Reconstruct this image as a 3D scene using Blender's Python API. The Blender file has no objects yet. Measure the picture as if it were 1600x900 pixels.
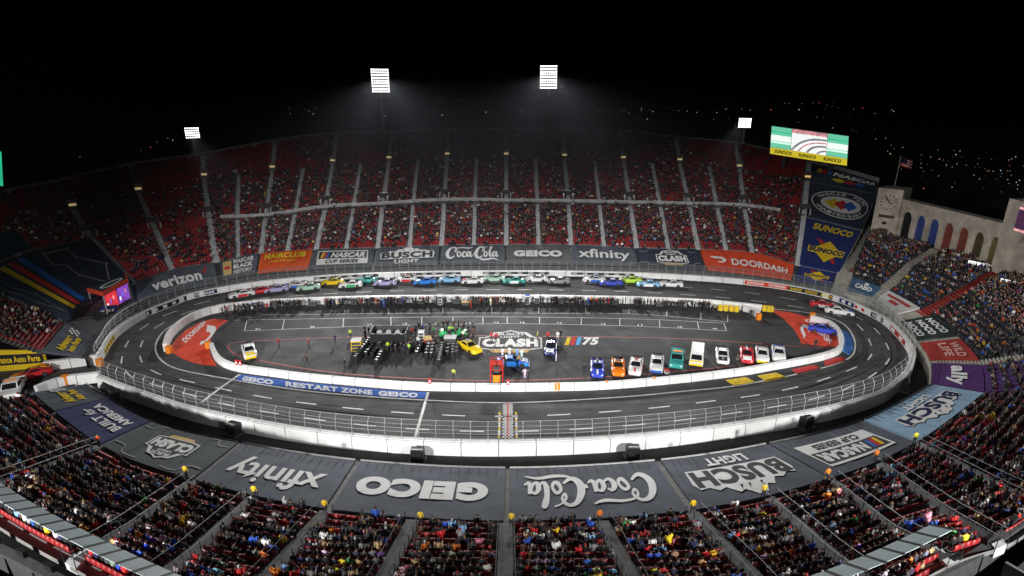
import bpy, bmesh, math, random
import numpy as np
from mathutils import Vector, Matrix
random.seed(7)
rng = np.random.default_rng(7)
SC = bpy.context.scene
COL = SC.collection
R = math.radians

# ------------------------------------------------------------------ camera
F_PX, CAM_H, CAM_Y = 900.0, 38.0, -77.7          # focal length in pixels of a 1600 px wide picture
PITCH = math.atan(300 / 900)
cam = bpy.data.objects.new('camera', bpy.data.cameras.new('camera'))
COL.objects.link(cam)
cam.location = (0, CAM_Y, CAM_H)
cam.rotation_euler = (math.pi / 2 - PITCH, 0, 0)
cam.data.sensor_width = 36
cam.data.lens = 36 * F_PX / 1600
cam.data.clip_start = 0.5
cam.data.clip_end = 20000
SC.camera = cam

# ------------------------------------------------------------------ night sky, exposure
w = bpy.data.worlds.new('World')
SC.world = w
w.use_nodes = True
nt = w.node_tree
sky = nt.nodes.new('ShaderNodeTexSky')
sky.sky_type = 'NISHITA'
sky.sun_disc = False
sky.sun_elevation = R(-9)
sky.sun_rotation = R(270)
bg = nt.nodes['Background']
nt.links.new(sky.outputs[0], bg.inputs[0])
bg.inputs[1].default_value = 0.02
SC.view_settings.view_transform = 'Standard'
SC.view_settings.look = 'None'
SC.view_settings.exposure = 0
SC.view_settings.gamma = 1
SC.cycles.use_denoising = True
SC.cycles.max_bounces = 4
SC.cycles.diffuse_bounces = 2
SC.cycles.glossy_bounces = 2
SC.cycles.sample_clamp_indirect = 3

FLOOD_POWER = 235000.0            # watts of one floodlight bank
AIM = (0, 2, 0)

# ------------------------------------------------------------------ survey: sight lines to plan positions
CP, SP = math.cos(PITCH), math.sin(PITCH)
def un(px, py, z=0.0):
    a = (px - 800) / F_PX; b = (450 - py) / F_PX
    fy = CP + b * SP; dz = -SP + b * CP
    t = (z - CAM_H) / dz
    return np.array((a * t, CAM_Y + fy * t, z))
def at_dist(px, py, d):
    """the point on a sight line at horizontal distance d"""
    a = (px - 800) / F_PX; b = (450 - py) / F_PX
    fy = CP + b * SP; dz = -SP + b * CP
    t = d / math.hypot(a, fy)
    return np.array((a * t, CAM_Y + fy * t, CAM_H + dz * t))
def slope_step(p, px, py, s):
    """the point on a sight line that a stand rising at slope s from p reaches"""
    prev = None; z = p[2] - 2
    while z < 37:
        q = un(px, py, z); e = (q[2] - p[2]) - s * math.hypot(q[0] - p[0], q[1] - p[1])
        if prev is not None and prev * e <= 0 and z > p[2]: return q
        prev = e; z += .02
    return un(px, py, p[2] + 3)
def catmull(pts, n_per=8, closed=False):
    pts = np.asarray(pts, float); N = len(pts); out = []
    segs = N if closed else N - 1
    for i in range(segs):
        if closed: p0, p1, p2, p3 = pts[(i-1) % N], pts[i], pts[(i+1) % N], pts[(i+2) % N]
        else: p0, p1, p2, p3 = pts[max(i-1, 0)], pts[i], pts[i+1], pts[min(i+2, N-1)]
        for k in range(n_per):
            t = k / n_per
            out.append(.5 * ((2*p1) + (-p0+p2)*t + (2*p0-5*p1+4*p2-p3)*t*t + (-p0+3*p1-3*p2+p3)*t**3))
    if not closed: out.append(pts[-1])
    return np.array(out)
def cat_at(P, u):
    """P: (n, k, 3) control rings; u: station number"""
    n = len(P); i = int(min(max(math.floor(u), 0), n - 2)); t = u - i
    p0, p1, p2, p3 = P[max(i-1, 0)], P[i], P[i+1], P[min(i+2, n-1)]
    return .5 * ((2*p1) + (-p0+p2)*t + (2*p0-5*p1+4*p2-p3)*t*t + (-p0+3*p1-3*p2+p3)*t**3)
class Path:
    """polyline with arc length"""
    def __init__(s, pts):
        s.p = np.asarray(pts, float); d = np.linalg.norm(np.diff(s.p, axis=0), axis=1)
        s.s = np.concatenate([[0], np.cumsum(d)]); s.L = s.s[-1]
    def at(s, t):
        t = min(max(t, 0), s.L)
        return np.array([np.interp(t, s.s, s.p[:, k]) for k in range(3)])
    def tan(s, t):
        a = s.at(max(t-.4, 0)); b = s.at(min(t+.4, s.L)); d = b - a; d[2] = 0
        return d / (np.linalg.norm(d) + 1e-9)
    def near(s, q):
        d = np.linalg.norm(s.p[:, :2] - np.asarray(q)[:2], axis=1); return s.s[int(d.argmin())]

# ------------------------------------------------------------------ materials
MATS = {}
def srgb(r, g, b): return tuple(((c/255)/12.92 if c/255 <= .04045 else ((c/255+.055)/1.055)**2.4) for c in (r, g, b))
def mat(name, col=None, rough=.7, var=.25, scale=3.0, bump=0.0, emit=0.0, metal=0.0, src='flat', detail=4, sheen=None):
    if name in MATS: return MATS[name]
    m = bpy.data.materials.new(name); m.use_nodes = True
    n = m.node_tree.nodes; l = m.node_tree.links; b = n['Principled BSDF']
    b.inputs['Roughness'].default_value = rough; b.inputs['Metallic'].default_value = metal
    if src == 'object':
        o = n.new('ShaderNodeObjectInfo'); csock = o.outputs['Color']
    elif src == 'attr':
        o = n.new('ShaderNodeAttribute'); o.attribute_name = 'Col'; csock = o.outputs['Color']
    else:
        o = n.new('ShaderNodeRGB'); o.outputs[0].default_value = (*col, 1); csock = o.outputs[0]
    if var > 0:
        tc = n.new('ShaderNodeTexCoord'); no = n.new('ShaderNodeTexNoise')
        no.inputs['Scale'].default_value = scale; no.inputs['Detail'].default_value = detail
        l.new(tc.outputs['Object'], no.inputs['Vector'])
        mr = n.new('ShaderNodeMapRange'); mr.inputs['From Min'].default_value = .3; mr.inputs['From Max'].default_value = .7
        mr.inputs['To Min'].default_value = 1 - var; mr.inputs['To Max'].default_value = 1 + var * .6
        l.new(no.outputs['Fac'], mr.inputs['Value'])
        mx = n.new('ShaderNodeMix'); mx.data_type = 'RGBA'; mx.blend_type = 'MULTIPLY'; mx.inputs['Factor'].default_value = 1
        l.new(csock, mx.inputs['A']); l.new(mr.outputs[0], mx.inputs['B']); csock = mx.outputs['Result']
        if bump > 0:
            bp = n.new('ShaderNodeBump'); bp.inputs['Strength'].default_value = bump; bp.inputs['Distance'].default_value = .05
            l.new(no.outputs['Fac'], bp.inputs['Height']); l.new(bp.outputs[0], b.inputs['Normal'])
    l.new(csock, b.inputs['Base Color'])
    if 'vinyl' in name or 'print' in name: b.inputs['Specular IOR Level'].default_value = .12; b.inputs['Roughness'].default_value = .8
    if emit > 0:
        l.new(csock, b.inputs['Emission Color']); b.inputs['Emission Strength'].default_value = emit
        m.cycles.emission_sampling = 'NONE'
    MATS[name] = m
    return m
def asphalt(name, col, groove):
    """racing asphalt: fine aggregate, long worn streaks along the lanes, patches"""
    m = bpy.data.materials.new(name); m.use_nodes = True
    n = m.node_tree.nodes; l = m.node_tree.links; b = n['Principled BSDF']
    b.inputs['Roughness'].default_value = .62
    tc = n.new('ShaderNodeTexCoord')
    def noise(sc, det, stretch=None):
        no = n.new('ShaderNodeTexNoise'); no.inputs['Scale'].default_value = sc; no.inputs['Detail'].default_value = det
        if stretch:
            mp = n.new('ShaderNodeMapping'); mp.inputs['Scale'].default_value = stretch
            l.new(tc.outputs['Object'], mp.inputs[0]); l.new(mp.outputs[0], no.inputs['Vector'])
        else: l.new(tc.outputs['Object'], no.inputs['Vector'])
        return no.outputs['Fac']
    def rngmap(s, a, c, lo=.3, hi=.7):
        mr = n.new('ShaderNodeMapRange'); mr.inputs[1].default_value = lo; mr.inputs[2].default_value = hi
        mr.inputs[3].default_value = a; mr.inputs[4].default_value = c; l.new(s, mr.inputs[0]); return mr.outputs[0]
    def mul(a, c):
        x = n.new('ShaderNodeMath'); x.operation = 'MULTIPLY'; l.new(a, x.inputs[0]); l.new(c, x.inputs[1]); return x.outputs[0]
    f = mul(rngmap(noise(.06, 4), .62, 1.38), rngmap(noise(9, 5), .8, 1.18)); f = mul(f, rngmap(noise(.45, 5), .8, 1.18))
    f = mul(f, rngmap(noise(1.0, 4, (.04, 1.6, 1)), 1 - groove, 1 + groove * .7))
    rgb = n.new('ShaderNodeRGB'); rgb.outputs[0].default_value = (*col, 1)
    mx = n.new('ShaderNodeMix'); mx.data_type = 'RGBA'; mx.blend_type = 'MULTIPLY'; mx.inputs['Factor'].default_value = 1
    l.new(rgb.outputs[0], mx.inputs['A']); l.new(f, mx.inputs['B']); l.new(mx.outputs['Result'], b.inputs['Base Color'])
    l.new(rngmap(noise(.3, 4), .72, .9), b.inputs['Roughness']); b.inputs['Specular IOR Level'].default_value = .25
    MATS[name] = m
    return m
M_TRACK = asphalt('track_asphalt', (.066, .065, .066), .34)
M_INF = asphalt('infield_asphalt', (.052, .052, .056), .16)
M_GROUND = mat('dark_ground', (.022, .022, .024), .9, .4, .2)
M_MOAT = mat('moat_floor', (.012, .012, .013), .8, .5, .6)
M_CONC = mat('stand_concrete', (.2, .195, .19), .85, .35, 1.2, .2)
M_STEP = mat('aisle_concrete', (.5, .51, .53), .85, .3, 1.5, .2)
M_WALL = mat('white_barrier_paint', (.82, .82, .82), .5, .14, .45, .05)
M_LINE = mat('white_road_paint', (.72, .72, .72), .6, .3, 1.5)
M_RLINE = mat('red_road_paint', (.42, .05, .04), .6, .35, 1.2)
M_SEAT = mat('red_seat_plastic', (.34, .014, .016), .5, .3, .35)
M_STEEL = mat('galvanised_steel', (.42, .44, .44), .45, .2, 2, metal=.3)
M_BLACK = mat('black_paint', (.013, .013, .014), .5, .3, 2)
M_DGREY = mat('dark_grey_paint', (.06, .062, .065), .55, .25, 2)
M_LGREY = mat('light_grey_paint', (.45, .45, .45), .6, .2, 2)
M_GBAN = mat('grey_banner_vinyl', (.098, .112, .142), .55, .25, .35, .3)
M_NAVYB = mat('navy_banner_vinyl', (.03, .04, .07), .55, .15, .5)
M_SUNB = mat('royal_banner_vinyl', (.022, .035, .16), .5, .12, .5)
M_ORB = mat('orange_red_banner_vinyl', (.72, .075, .03), .5, .1, .5)
M_HAIR = mat('orange_banner_vinyl', (.75, .1, .015), .5, .1, .5)
M_PURP = mat('purple_banner_vinyl', (.085, .03, .15), .5, .12, .5)
M_LBLUE = mat('light_blue_banner_vinyl', (.30, .46, .62), .5, .1, .5)
M_BLUPUR = mat('slate_blue_banner_vinyl', (.045, .05, .13), .55, .12, .5)
M_DGRN = mat('dark_green_banner_vinyl', (.03, .048, .045), .55, .12, .5)
M_DRED = mat('dark_red_banner_vinyl', (.4, .045, .035), .55, .12, .5)
M_WPRINT = mat('white_print', (.8, .8, .8), .55, .05, .5)
M_GPRINT = mat('grey_print', (.3, .3, .31), .55, .05, .5)
M_YPRINT = mat('yellow_print', (.8, .55, .02), .5, .08, .5)
M_RPRINT = mat('red_print', (.6, .03, .03), .5, .08, .5)
M_BPRINT = mat('blue_print', (.03, .14, .55), .5, .08, .5)
M_NPRINT = mat('navy_print', (.02, .03, .09), .5, .08, .5)
M_GOLD = mat('gold_print', (.65, .45, .17), .5, .1, .5)
M_KPRINT = mat('charcoal_print', (.05, .05, .055), .5, .08, .5)
M_ORANGE = mat('orange_paint', (.85, .25, .01), .5, .12, 1)
M_YPAINT = mat('yellow_road_paint', (.75, .52, .01), .6, .3, 1.2)
M_REDPAINT = mat('red_apron_paint', (.55, .025, .02), .6, .25, 1.2)
M_BLUPAINT = mat('blue_apron_paint', (.10, .32, .68), .6, .25, 1.2)
M_DOOR = mat('orange_red_road_paint', (.75, .065, .025), .6, .25, .8)
M_RZBLUE = mat('royal_road_paint', (.03, .12, .5), .6, .2, 1)
M_STONE = mat('pale_stone', (.58, .52, .44), .85, .35, .5, .3)
M_STAIRC = mat('beige_stair_concrete', (.42, .4, .35), .85, .25, 1, .2)
M_GLASSY = mat('pale_blue_canopy_glass', (.68, .8, .84), .4, .1, .5)
M_CLOTH = mat('clothing', None, .85, .25, 14, src='object')
M_SKIN = mat('skin', (.42, .24, .17), .6, .1, 10)
M_HAIRM = mat('dark_hair', (.02, .014, .01), .7, .2, 20)
M_TROU = mat('dark_trousers', (.025, .026, .034), .85, .3, 12)
M_CROWD = mat('crowd_clothing', None, .85, 0, src='attr')
M_PAINT = mat('car_paint', None, .25, .06, 3, src='object')
M_GLASS = mat('dark_car_glass', (.012, .013, .016), .08, 0)
M_TYRE = mat('tyre_rubber', (.015, .015, .016), .75, .2, 8)
M_RIM = mat('wheel_alloy', (.13, .13, .135), .35, .1, 8, metal=.6)
M_LAMP = mat('lamp_glow', (1, .98, .95), .5, 0, emit=6)
M_RAIL = mat('dull_rail_steel', (.05, .052, .055), .5, .2, 2)
M_WIRE = mat('fence_wire', (.2, .21, .21), .5, .1, 2)
M_WARM = mat('warm_sign_glow', (1, .74, .36), .5, 0, emit=.3)

# ------------------------------------------------------------------ mesh building
class MB:
    def __init__(s): s.v = []; s.f = []; s.m = []; s.mats = []
    def slot(s, m):
        if m not in s.mats: s.mats.append(m)
        return s.mats.index(m)
    def poly(s, pts, m):
        i = len(s.v); s.v += [tuple(p) for p in pts]; s.f.append(tuple(range(i, i + len(pts)))); s.m.append(s.slot(m))
    def mesh_(s, V, Fs, m):
        i = len(s.v); s.v += [tuple(p) for p in V]; k = s.slot(m)
        for f in Fs: s.f.append(tuple(i + j for j in f)); s.m.append(k)
    def hexa(s, c, m):
        """c: 8 corners, four below, four above, same turn"""
        s.mesh_(c, [(3,2,1,0), (4,5,6,7), (0,1,5,4), (1,2,6,5), (2,3,7,6), (3,0,4,7)], m)
    def box(s, c, size, m, ax=(1, 0), top=1.0):
        cx, cy, cz = c; a, b, h = size[0]/2, size[1]/2, size[2]
        ux, uy = ax; vx, vy = -uy, ux
        def P(i, j, k, t=1): return (cx + (ux*i*a + vx*j*b)*t, cy + (uy*i*a + vy*j*b)*t, cz + k)
        s.hexa([P(-1,-1,0), P(1,-1,0), P(1,1,0), P(-1,1,0), P(-1,-1,h,top), P(1,-1,h,top), P(1,1,h,top), P(-1,1,h,top)], m)
    def tube(s, pts, r, m, n=6, r1=None):
        pts = [Vector(p) for p in pts]; rings = []
        for i, p in enumerate(pts):
            d = (pts[min(i+1, len(pts)-1)] - pts[max(i-1, 0)]).normalized()
            a = d.cross(Vector((0, 0, 1)) if abs(d.z) < .9 else Vector((1, 0, 0))).normalized(); b = d.cross(a)
            rr = r if r1 is None else r + (r1 - r) * i / (len(pts) - 1)
            rings.append([p + (a*math.cos(2*math.pi*k/n) + b*math.sin(2*math.pi*k/n)) * rr for k in range(n)])
        V = [q for g in rings for q in g]; Fs = []
        for i in range(len(pts)-1):
            for k in range(n): Fs.append((i*n+k, i*n+(k+1) % n, (i+1)*n+(k+1) % n, (i+1)*n+k))
        Fs.append(tuple(range(n))[::-1]); Fs.append(tuple((len(pts)-1)*n + k for k in range(n)))
        s.mesh_(V, Fs, m)
    def build(s, name, parent=None, smooth=False):
        me = bpy.data.meshes.new(name); me.from_pydata(s.v, [], s.f)
        for m in s.mats: me.materials.append(m)
        me.polygons.foreach_set('material_index', s.m)
        if smooth: me.polygons.foreach_set('use_smooth', [True] * len(s.f))
        me.update()
        return link(name, me, parent)
def link(name, me, parent=None):
    o = bpy.data.objects.new(name, me); COL.objects.link(o)
    if parent is not None: o.parent = parent
    return o
def tag(o, label, cat, group=None, kind=None):
    o['label'] = label; o['category'] = cat
    if group: o['group'] = group
    if kind: o['kind'] = kind
    return o
def empty(name, loc=(0, 0, 0), rz=0):
    o = bpy.data.objects.new(name, None); COL.objects.link(o); o.location = loc; o.rotation_euler = (0, 0, rz); o.empty_display_size = .3
    return o
KIDS = {}
def copy_thing(o, deep=True):
    r = o.copy(); COL.objects.link(r)
    for ch in [c for c in o.children] if deep else []:
        c = ch.copy(); COL.objects.link(c); c.parent = r
        for g in ch.children:
            d = g.copy(); COL.objects.link(d); d.parent = c
    return r
def structure(o, label=None, cat=None):
    o['kind'] = 'structure'
    if label: o['label'] = label; o['category'] = cat
    return o
def flat(pts, z, m, name, parent=None):
    mb = MB(); mb.poly([(p[0], p[1], z) for p in pts], m)
    return mb.build(name, parent)
def strip(mb, path, w0, w1, z, m, s0=0, s1=None, step=1.0):
    """a painted strip along a path between side offsets w0 and w1 (left of travel is positive)"""
    s1 = path.L if s1 is None else s1; n = max(1, int((s1 - s0) / step)); prev = None
    for i in range(n + 1):
        t = s0 + (s1 - s0) * i / n; p = path.at(t); d = path.tan(t); nx, ny = -d[1], d[0]
        a = (p[0] + nx*w0, p[1] + ny*w0, z); b = (p[0] + nx*w1, p[1] + ny*w1, z)
        if prev: mb.poly([prev[0], a, b, prev[1]] if w1 > w0 else [prev[1], b, a, prev[0]], m)
        prev = (a, b)

# ------------------------------------------------------------------ lettering
TMP = bpy.data.scenes.new('lettering_workshop')
TXT = {}
def text_mesh(t, bold=.02, shear=0.0):
    """the outline of a word, scaled to 0..1 both ways: (verts, tris, width over height)"""
    k = (t, bold, shear)
    if k in TXT: return TXT[k]
    c = bpy.data.curves.new('word', 'FONT'); c.body = t; c.size = 1; c.offset = bold; c.shear = shear; c.resolution_u = 6
    if bold > .03: c.space_character = 1 + bold * 1.6
    o = bpy.data.objects.new('word', c); TMP.collection.objects.link(o)
    with bpy.context.temp_override(scene=TMP, view_layer=TMP.view_layers[0]): dg = bpy.context.evaluated_depsgraph_get()
    dg.update()
    me = o.evaluated_get(dg).to_mesh(); me.calc_loop_triangles()
    V = np.array([v.co[:2] for v in me.vertices]); T = [tuple(x.vertices) for x in me.loop_triangles]
    o.evaluated_get(dg).to_mesh_clear()
    TMP.collection.objects.unlink(o); bpy.data.objects.remove(o); bpy.data.curves.remove(c)
    lo, hi = V.min(0), V.max(0); asp = (hi[0]-lo[0]) / (hi[1]-lo[1])
    TXT[k] = ((V - lo) / (hi - lo), T, asp)
    return TXT[k]
def put_text(mb, t, fmap, box, m, lift=.06, bold=.02, shear=0.0):
    V, T, _ = text_mesh(t, bold, shear); u0, v0, u1, v1 = box
    V, T = refine(V, T, .12)
    mb.mesh_([fmap(u0 + (u1-u0)*x, v0 + (v1-v0)*y, lift) for x, y in V], T, m)
def refine(V, T, lim):
    """split triangles until no edge is longer than lim"""
    V = [tuple(v) for v in V]; out_ = []; st = list(T); mid = {}
    while st:
        t = st.pop(); e = [(math.hypot(V[t[i]][0]-V[t[(i+1) % 3]][0], V[t[i]][1]-V[t[(i+1) % 3]][1]), i) for i in range(3)]; L_, i = max(e)
        if L_ <= lim: out_.append(t); continue
        a, b, c = t[i], t[(i+1) % 3], t[(i+2) % 3]; k = (min(a, b), max(a, b))
        if k not in mid: mid[k] = len(V); V.append(((V[a][0]+V[b][0])/2, (V[a][1]+V[b][1])/2))
        st += [(a, mid[k], c), (mid[k], b, c)]
    return V, out_
from mathutils.geometry import tessellate_polygon
def put_poly(mb, pts, fmap, box, m, lift=.05):
    """a flat printed outline (any simple polygon), given in 0..1 of box, cut finely enough to follow the cloth"""
    u0, v0, u1, v1 = box; T = tessellate_polygon([[Vector((x, y, 0)) for x, y in pts]])
    V, T = refine(pts, [tuple(t) for t in T], .16)
    mb.mesh_([fmap(u0 + (u1-u0)*x, v0 + (v1-v0)*y, lift) for x, y in V], T, m)
def put_rect(mb, fmap, box, m, lift=.045, n=8):
    u0, v0, u1, v1 = box
    for i in range(n):
        a = u0 + (u1-u0)*i/n; b = u0 + (u1-u0)*(i+1)/n
        mb.poly([fmap(a, v0, lift), fmap(b, v0, lift), fmap(b, v1, lift), fmap(a, v1, lift)], m)
def put_stroke(mb, pts, fmap, box, m, wd, lift=.06, closed=False, asp=1.0):
    """a pen stroke of varying width through pts (x, y[, width factor]) in 0..1 of box"""
    u0, v0, u1, v1 = box
    P = catmull([(p[0], p[1], p[2] if len(p) > 2 else 1) for p in pts], 5, closed)
    if closed: P = np.vstack([P, P[:1]])
    L = []
    for i in range(len(P)):
        d = P[min(i+1, len(P)-1)] - P[max(i-1, 0)]; dx, dy = d[0]*asp, d[1]; h = math.hypot(dx, dy) + 1e-9
        w_ = wd * P[i][2]; L.append(((P[i][0] - dy/h*w_/asp, P[i][1] + dx/h*w_), (P[i][0] + dy/h*w_/asp, P[i][1] - dx/h*w_)))
    for a, b in zip(L[:-1], L[1:]):
        mb.poly([fmap(u0 + (u1-u0)*x, v0 + (v1-v0)*y, lift) for x, y in (a[0], a[1], b[1], b[0])], m)
def quadmap(c00, c10, c11, c01):
    c00, c10, c11, c01 = [np.asarray(c, float) for c in (c00, c10, c11, c01)]
    nrm = np.cross(c10 - c00, c01 - c00); nrm /= np.linalg.norm(nrm)
    def f(u, v, lift=0): return (c00*(1-u)*(1-v) + c10*u*(1-v) + c11*u*v + c01*(1-u)*v) + nrm * lift
    return f
def pixquad(z, *px): return quadmap(*[un(x, y, z) for x, y in px])

# ------------------------------------------------------------------ the seating bowl: survey stations
FAR = [  # aisle by aisle from the west tunnel round to the peristyle steps: wall top, first row, walkway, upper walkway, rim
 [(133,561),(64,553),(-100,500),(-200,440),(-260,400)],
 [(150,530),(105,505),(-40,440),(-110,390),(-160,350)],
 [(175,500),(140,475),(30,400),(-20,350),(-60,318)],
 [(215,473),(211,445),(144,374),(116,330),(92,287)],
 [(285,455),(269,423),(244,362),(218,304),(204,261)],
 [(343,443),(338,411),(328,345),(320,281),(318,244)],
 [(402,431),(408,397),(415,340),(426,269),(430,223)],
 [(485,424),(494,391),(508,327),(520,259),(526,212)],
 [(585,420),(590,389),(598,322),(608,254),(612,210)],
 [(688,416),(690,385),(694,316),(699,248),(701,206)],
 [(791,415),(791,384),(791,317),(791,248),(791,205)],
 [(895,416),(892,384),(888,318),(882,250),(880,208)],
 [(1000,419),(995,389),(984,320),(974,254),(969,208)],
 [(1103,424),(1091,391),(1077,322),(1062,257),(1056,218)],
 [(1180,432),(1175,396),(1163,325),(1155,267),(1149,227)],
 [(1240,440),(1246,416),(1256,340),(1261,284),(1264,254)],
 [(1300,449),(1311,429),(1347,362),(1370,304),(1372,285)]]
PFAR = []
for st in FAR:
    q = un(*st[0], 1.5); row = [q]
    for (x, y), s in zip(st[1:], (.34, .34, .36, .38)):
        q = slope_step(q, x, y, s); row.append(q)
    PFAR.append(row)
PFAR = np.array(PFAR)
PERI = [
 [(1300,449,1.5),(1311,429,3.2),(1347,362,8.6),(1358,345,9.5)],
 [(1322,458,1.5),(1331,434,3.3),(1360,385,7.5),(1372,366,9)],
 [(1362,468,1.5),(1380,452,3.5),(1420,415,7.5),(1462,390,9.5)],
 [(1400,495,1.5),(1440,485,3.5),(1500,450,7.5),(1556,418,9.5)],
 [(1435,533,1.5),(1496,525,3.5),(1560,505,7.5),(1640,470,10)],
 [(1456,566,1.5),(1533,568,4),(1630,556,8),(1730,530,10.5)],
 [(1457,602,1.5),(1540,616,4.5),(1680,612,8.8),(1790,600,11)]]
PPER = np.array([[un(*p) for p in st] for st in PERI])
NEAR = [
 [(1457,602,1.5),(1540,616,4.5),(1680,612,8.8),(1790,600,11)],
 [(1347,659,1.5),(1434,694,5.5),(1560,760,10.5),(1640,800,12.5)],
 [(1198,696,1.5),(1297,752,6.5),(1400,835,11),(1490,880,13)],
 [(1026,722,1.5),(1081,802,7.5),(1180,905,11),(1240,980,13)],
 [(793,734,1.5),(791,819,7.5),(790,905,10.7),(790,990,13)],
 [(560,722,1.5),(511,800,7.5),(421,900,11),(340,980,13)],
 [(376,694,1.5),(302,754,6.5),(200,830,11),(110,885,13)],
 [(238,660,1.5),(156,699,5.5),(40,745,10.5),(-60,780,12.5)],
 [(135,602,1.5),(48,616,4),(-90,640,9),(-180,660,12)]]
PNEA = np.array([[un(*p) for p in st] for st in NEAR])
def bowl(P):
    K = P.shape[1]
    def g(u, v):
        r = cat_at(P, u); v = min(max(v, 0), K - 1); k = min(int(v), K - 2); t = v - k
        return r[k]*(1-t) + r[k+1]*t
    def f(u, v, lift=0):
        p = g(u, v)
        if not lift: return p
        e = 1e-3; k = P.shape[0] - 1
        du = g(min(u+e, k), v) - g(max(u-e, 0), v); dv = g(u, v+e if v < K-1-e else v) - g(u, v if v < K-1-e else v-e)
        n = np.cross(du, dv); n /= np.linalg.norm(n) + 1e-12
        return p + n * lift * (1 if n[2] > 0 else -1)
    return f
B_FAR, B_PER, B_NEA = bowl(PFAR), bowl(PPER), bowl(PNEA)
def sub(fm, u0, v0, u1, v1):
    return lambda a, b, lift=0: fm(u0 + (u1-u0)*a, v0 + (v1-v0)*b, lift)

# ------------------------------------------------------------------ ground
g = 9000
ground = structure(flat([(-g, -g/2), (g, -g/2), (g, g*1.6), (-g, g*1.6)], -1.0, M_GROUND, 'ground'))

# track outline: foot of the outer wall, clockwise seen from above, from the tunnel mouth round
WF = [(157,570),(165,556),(184,527),(227,497),(267,480),(309,465),(400,449),(491,440),(576,435),(720,431.5),(858,431.5),(991,434),
      (1090,439),(1163,445),(1231,454),(1302,470),(1360,495),(1387,513),(1411,540),(1420,561)]
WN = [(1413,578),(1396,594),(1370,611),(1300,632),(1200,651),(1100,666),(1000,677),(900,684),(790,687),(700,686),(600,681),(500,671),(400,655),
      (300,634),(240,615),(190,598),(158,585)]
WALL = catmull([un(x, y, 0) for x, y in WF] + [np.array([*un(x, y, 1.1)[:2], 0]) for x, y in WN], 8)
P_WALL = Path(WALL)
# inner pit wall, foot
IN_FAR = [(263,549),(268,532),(280,517),(300,503),(318,495),(345,488),(400,481),(469,477),(560,474),(667,472.5),(800,472),(900,473),(1000,475),(1107,480),(1190,488)]
IN_NEAR = [(1268,500),(1295,508),(1308,518),(1316,532),(1317,545),(1308,556),(1270,567),(1200,580),(1160,587),(1070,598),(960,608),(880,611),(791,612),(677,611),(600,607),(480,596),
           (420,588),(371,581),(347,573),(335,562),(328,545)]
P_INF = Path(catmull([un(x, y, 0) for x, y in IN_FAR], 6))
P_INN = Path(catmull([un(x, y, 0) for x, y in IN_NEAR], 6))
# edge of the racing surface (the white apron line)
AP = [(243,545),(252,522),(275,505),(310,491),(350,481),(430,473),(520,468),(667,465),(800,464.5),(960,467),(1107,474),(1200,482),(1270,490),(1312,503),(1330,520),(1336,543),
      (1322,562),(1260,581),(1153,602),(1070,611),(960,621),(800,629),(665,625),(520,615),(430,604),(363,593),(288,579),(256,566)]
AP = catmull([un(x, y, 0) for x, y in AP], 6, True)
P_AP = Path(np.vstack([AP, AP[:1]]))

# moat floor between wall and stands (sheet), track sheet with the infield cut out, infield sheet
mo = structure(flat([(-100, -75), (90, -75), (90, 60), (-100, 60)], -.6, M_MOAT, 'service_road'))
out = np.vstack([WALL, WALL[:1]])
N = 220
def ring_by_angle(pts, c=(0, 10)):
    a = np.arctan2(pts[:, 1]-c[1], (pts[:, 0]-c[0]) * .5)
    return a
mb = MB()
# racing surface: strips between wall outline and apron line, matched by nearest direction
oa = ring_by_angle(out); ia = ring_by_angle(P_AP.p)
th = np.linspace(-math.pi, math.pi, N + 1)
def sample(pts, ang):
    o_ = np.argsort(ang); A = ang[o_]; Q = pts[o_]
    A = np.concatenate([A - 2*math.pi, A, A + 2*math.pi]); Q = np.vstack([Q, Q, Q])
    return np.stack([np.interp(th, A, Q[:, k]) for k in range(3)], 1)
RO, RI = sample(out, oa), sample(P_AP.p, ia)
for i in range(N):
    for k in range(6):
        a, b = k/6, (k+1)/6
        q = [RO[i]*(1-a)+RI[i]*a, RO[i+1]*(1-a)+RI[i+1]*a, RO[i+1]*(1-b)+RI[i+1]*b, RO[i]*(1-b)+RI[i]*b]
        mb.poly([(p[0], p[1], 0) for p in q], M_TRACK)
track = structure(mb.build('racing_track'))
mb = MB(); mb.poly([(p[0], p[1], 0) for p in RI[:-1]], M_INF)
infield = structure(mb.build('infield_pavement'))
# tunnel road
tun = structure(flat([un(x, y, 0) for x, y in [(-60, 700), (-60, 560), (60, 575), (135, 566), (157, 569), (159, 586), (120, 600), (50, 622)]], -.004, M_TRACK, 'tunnel_road'))

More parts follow.
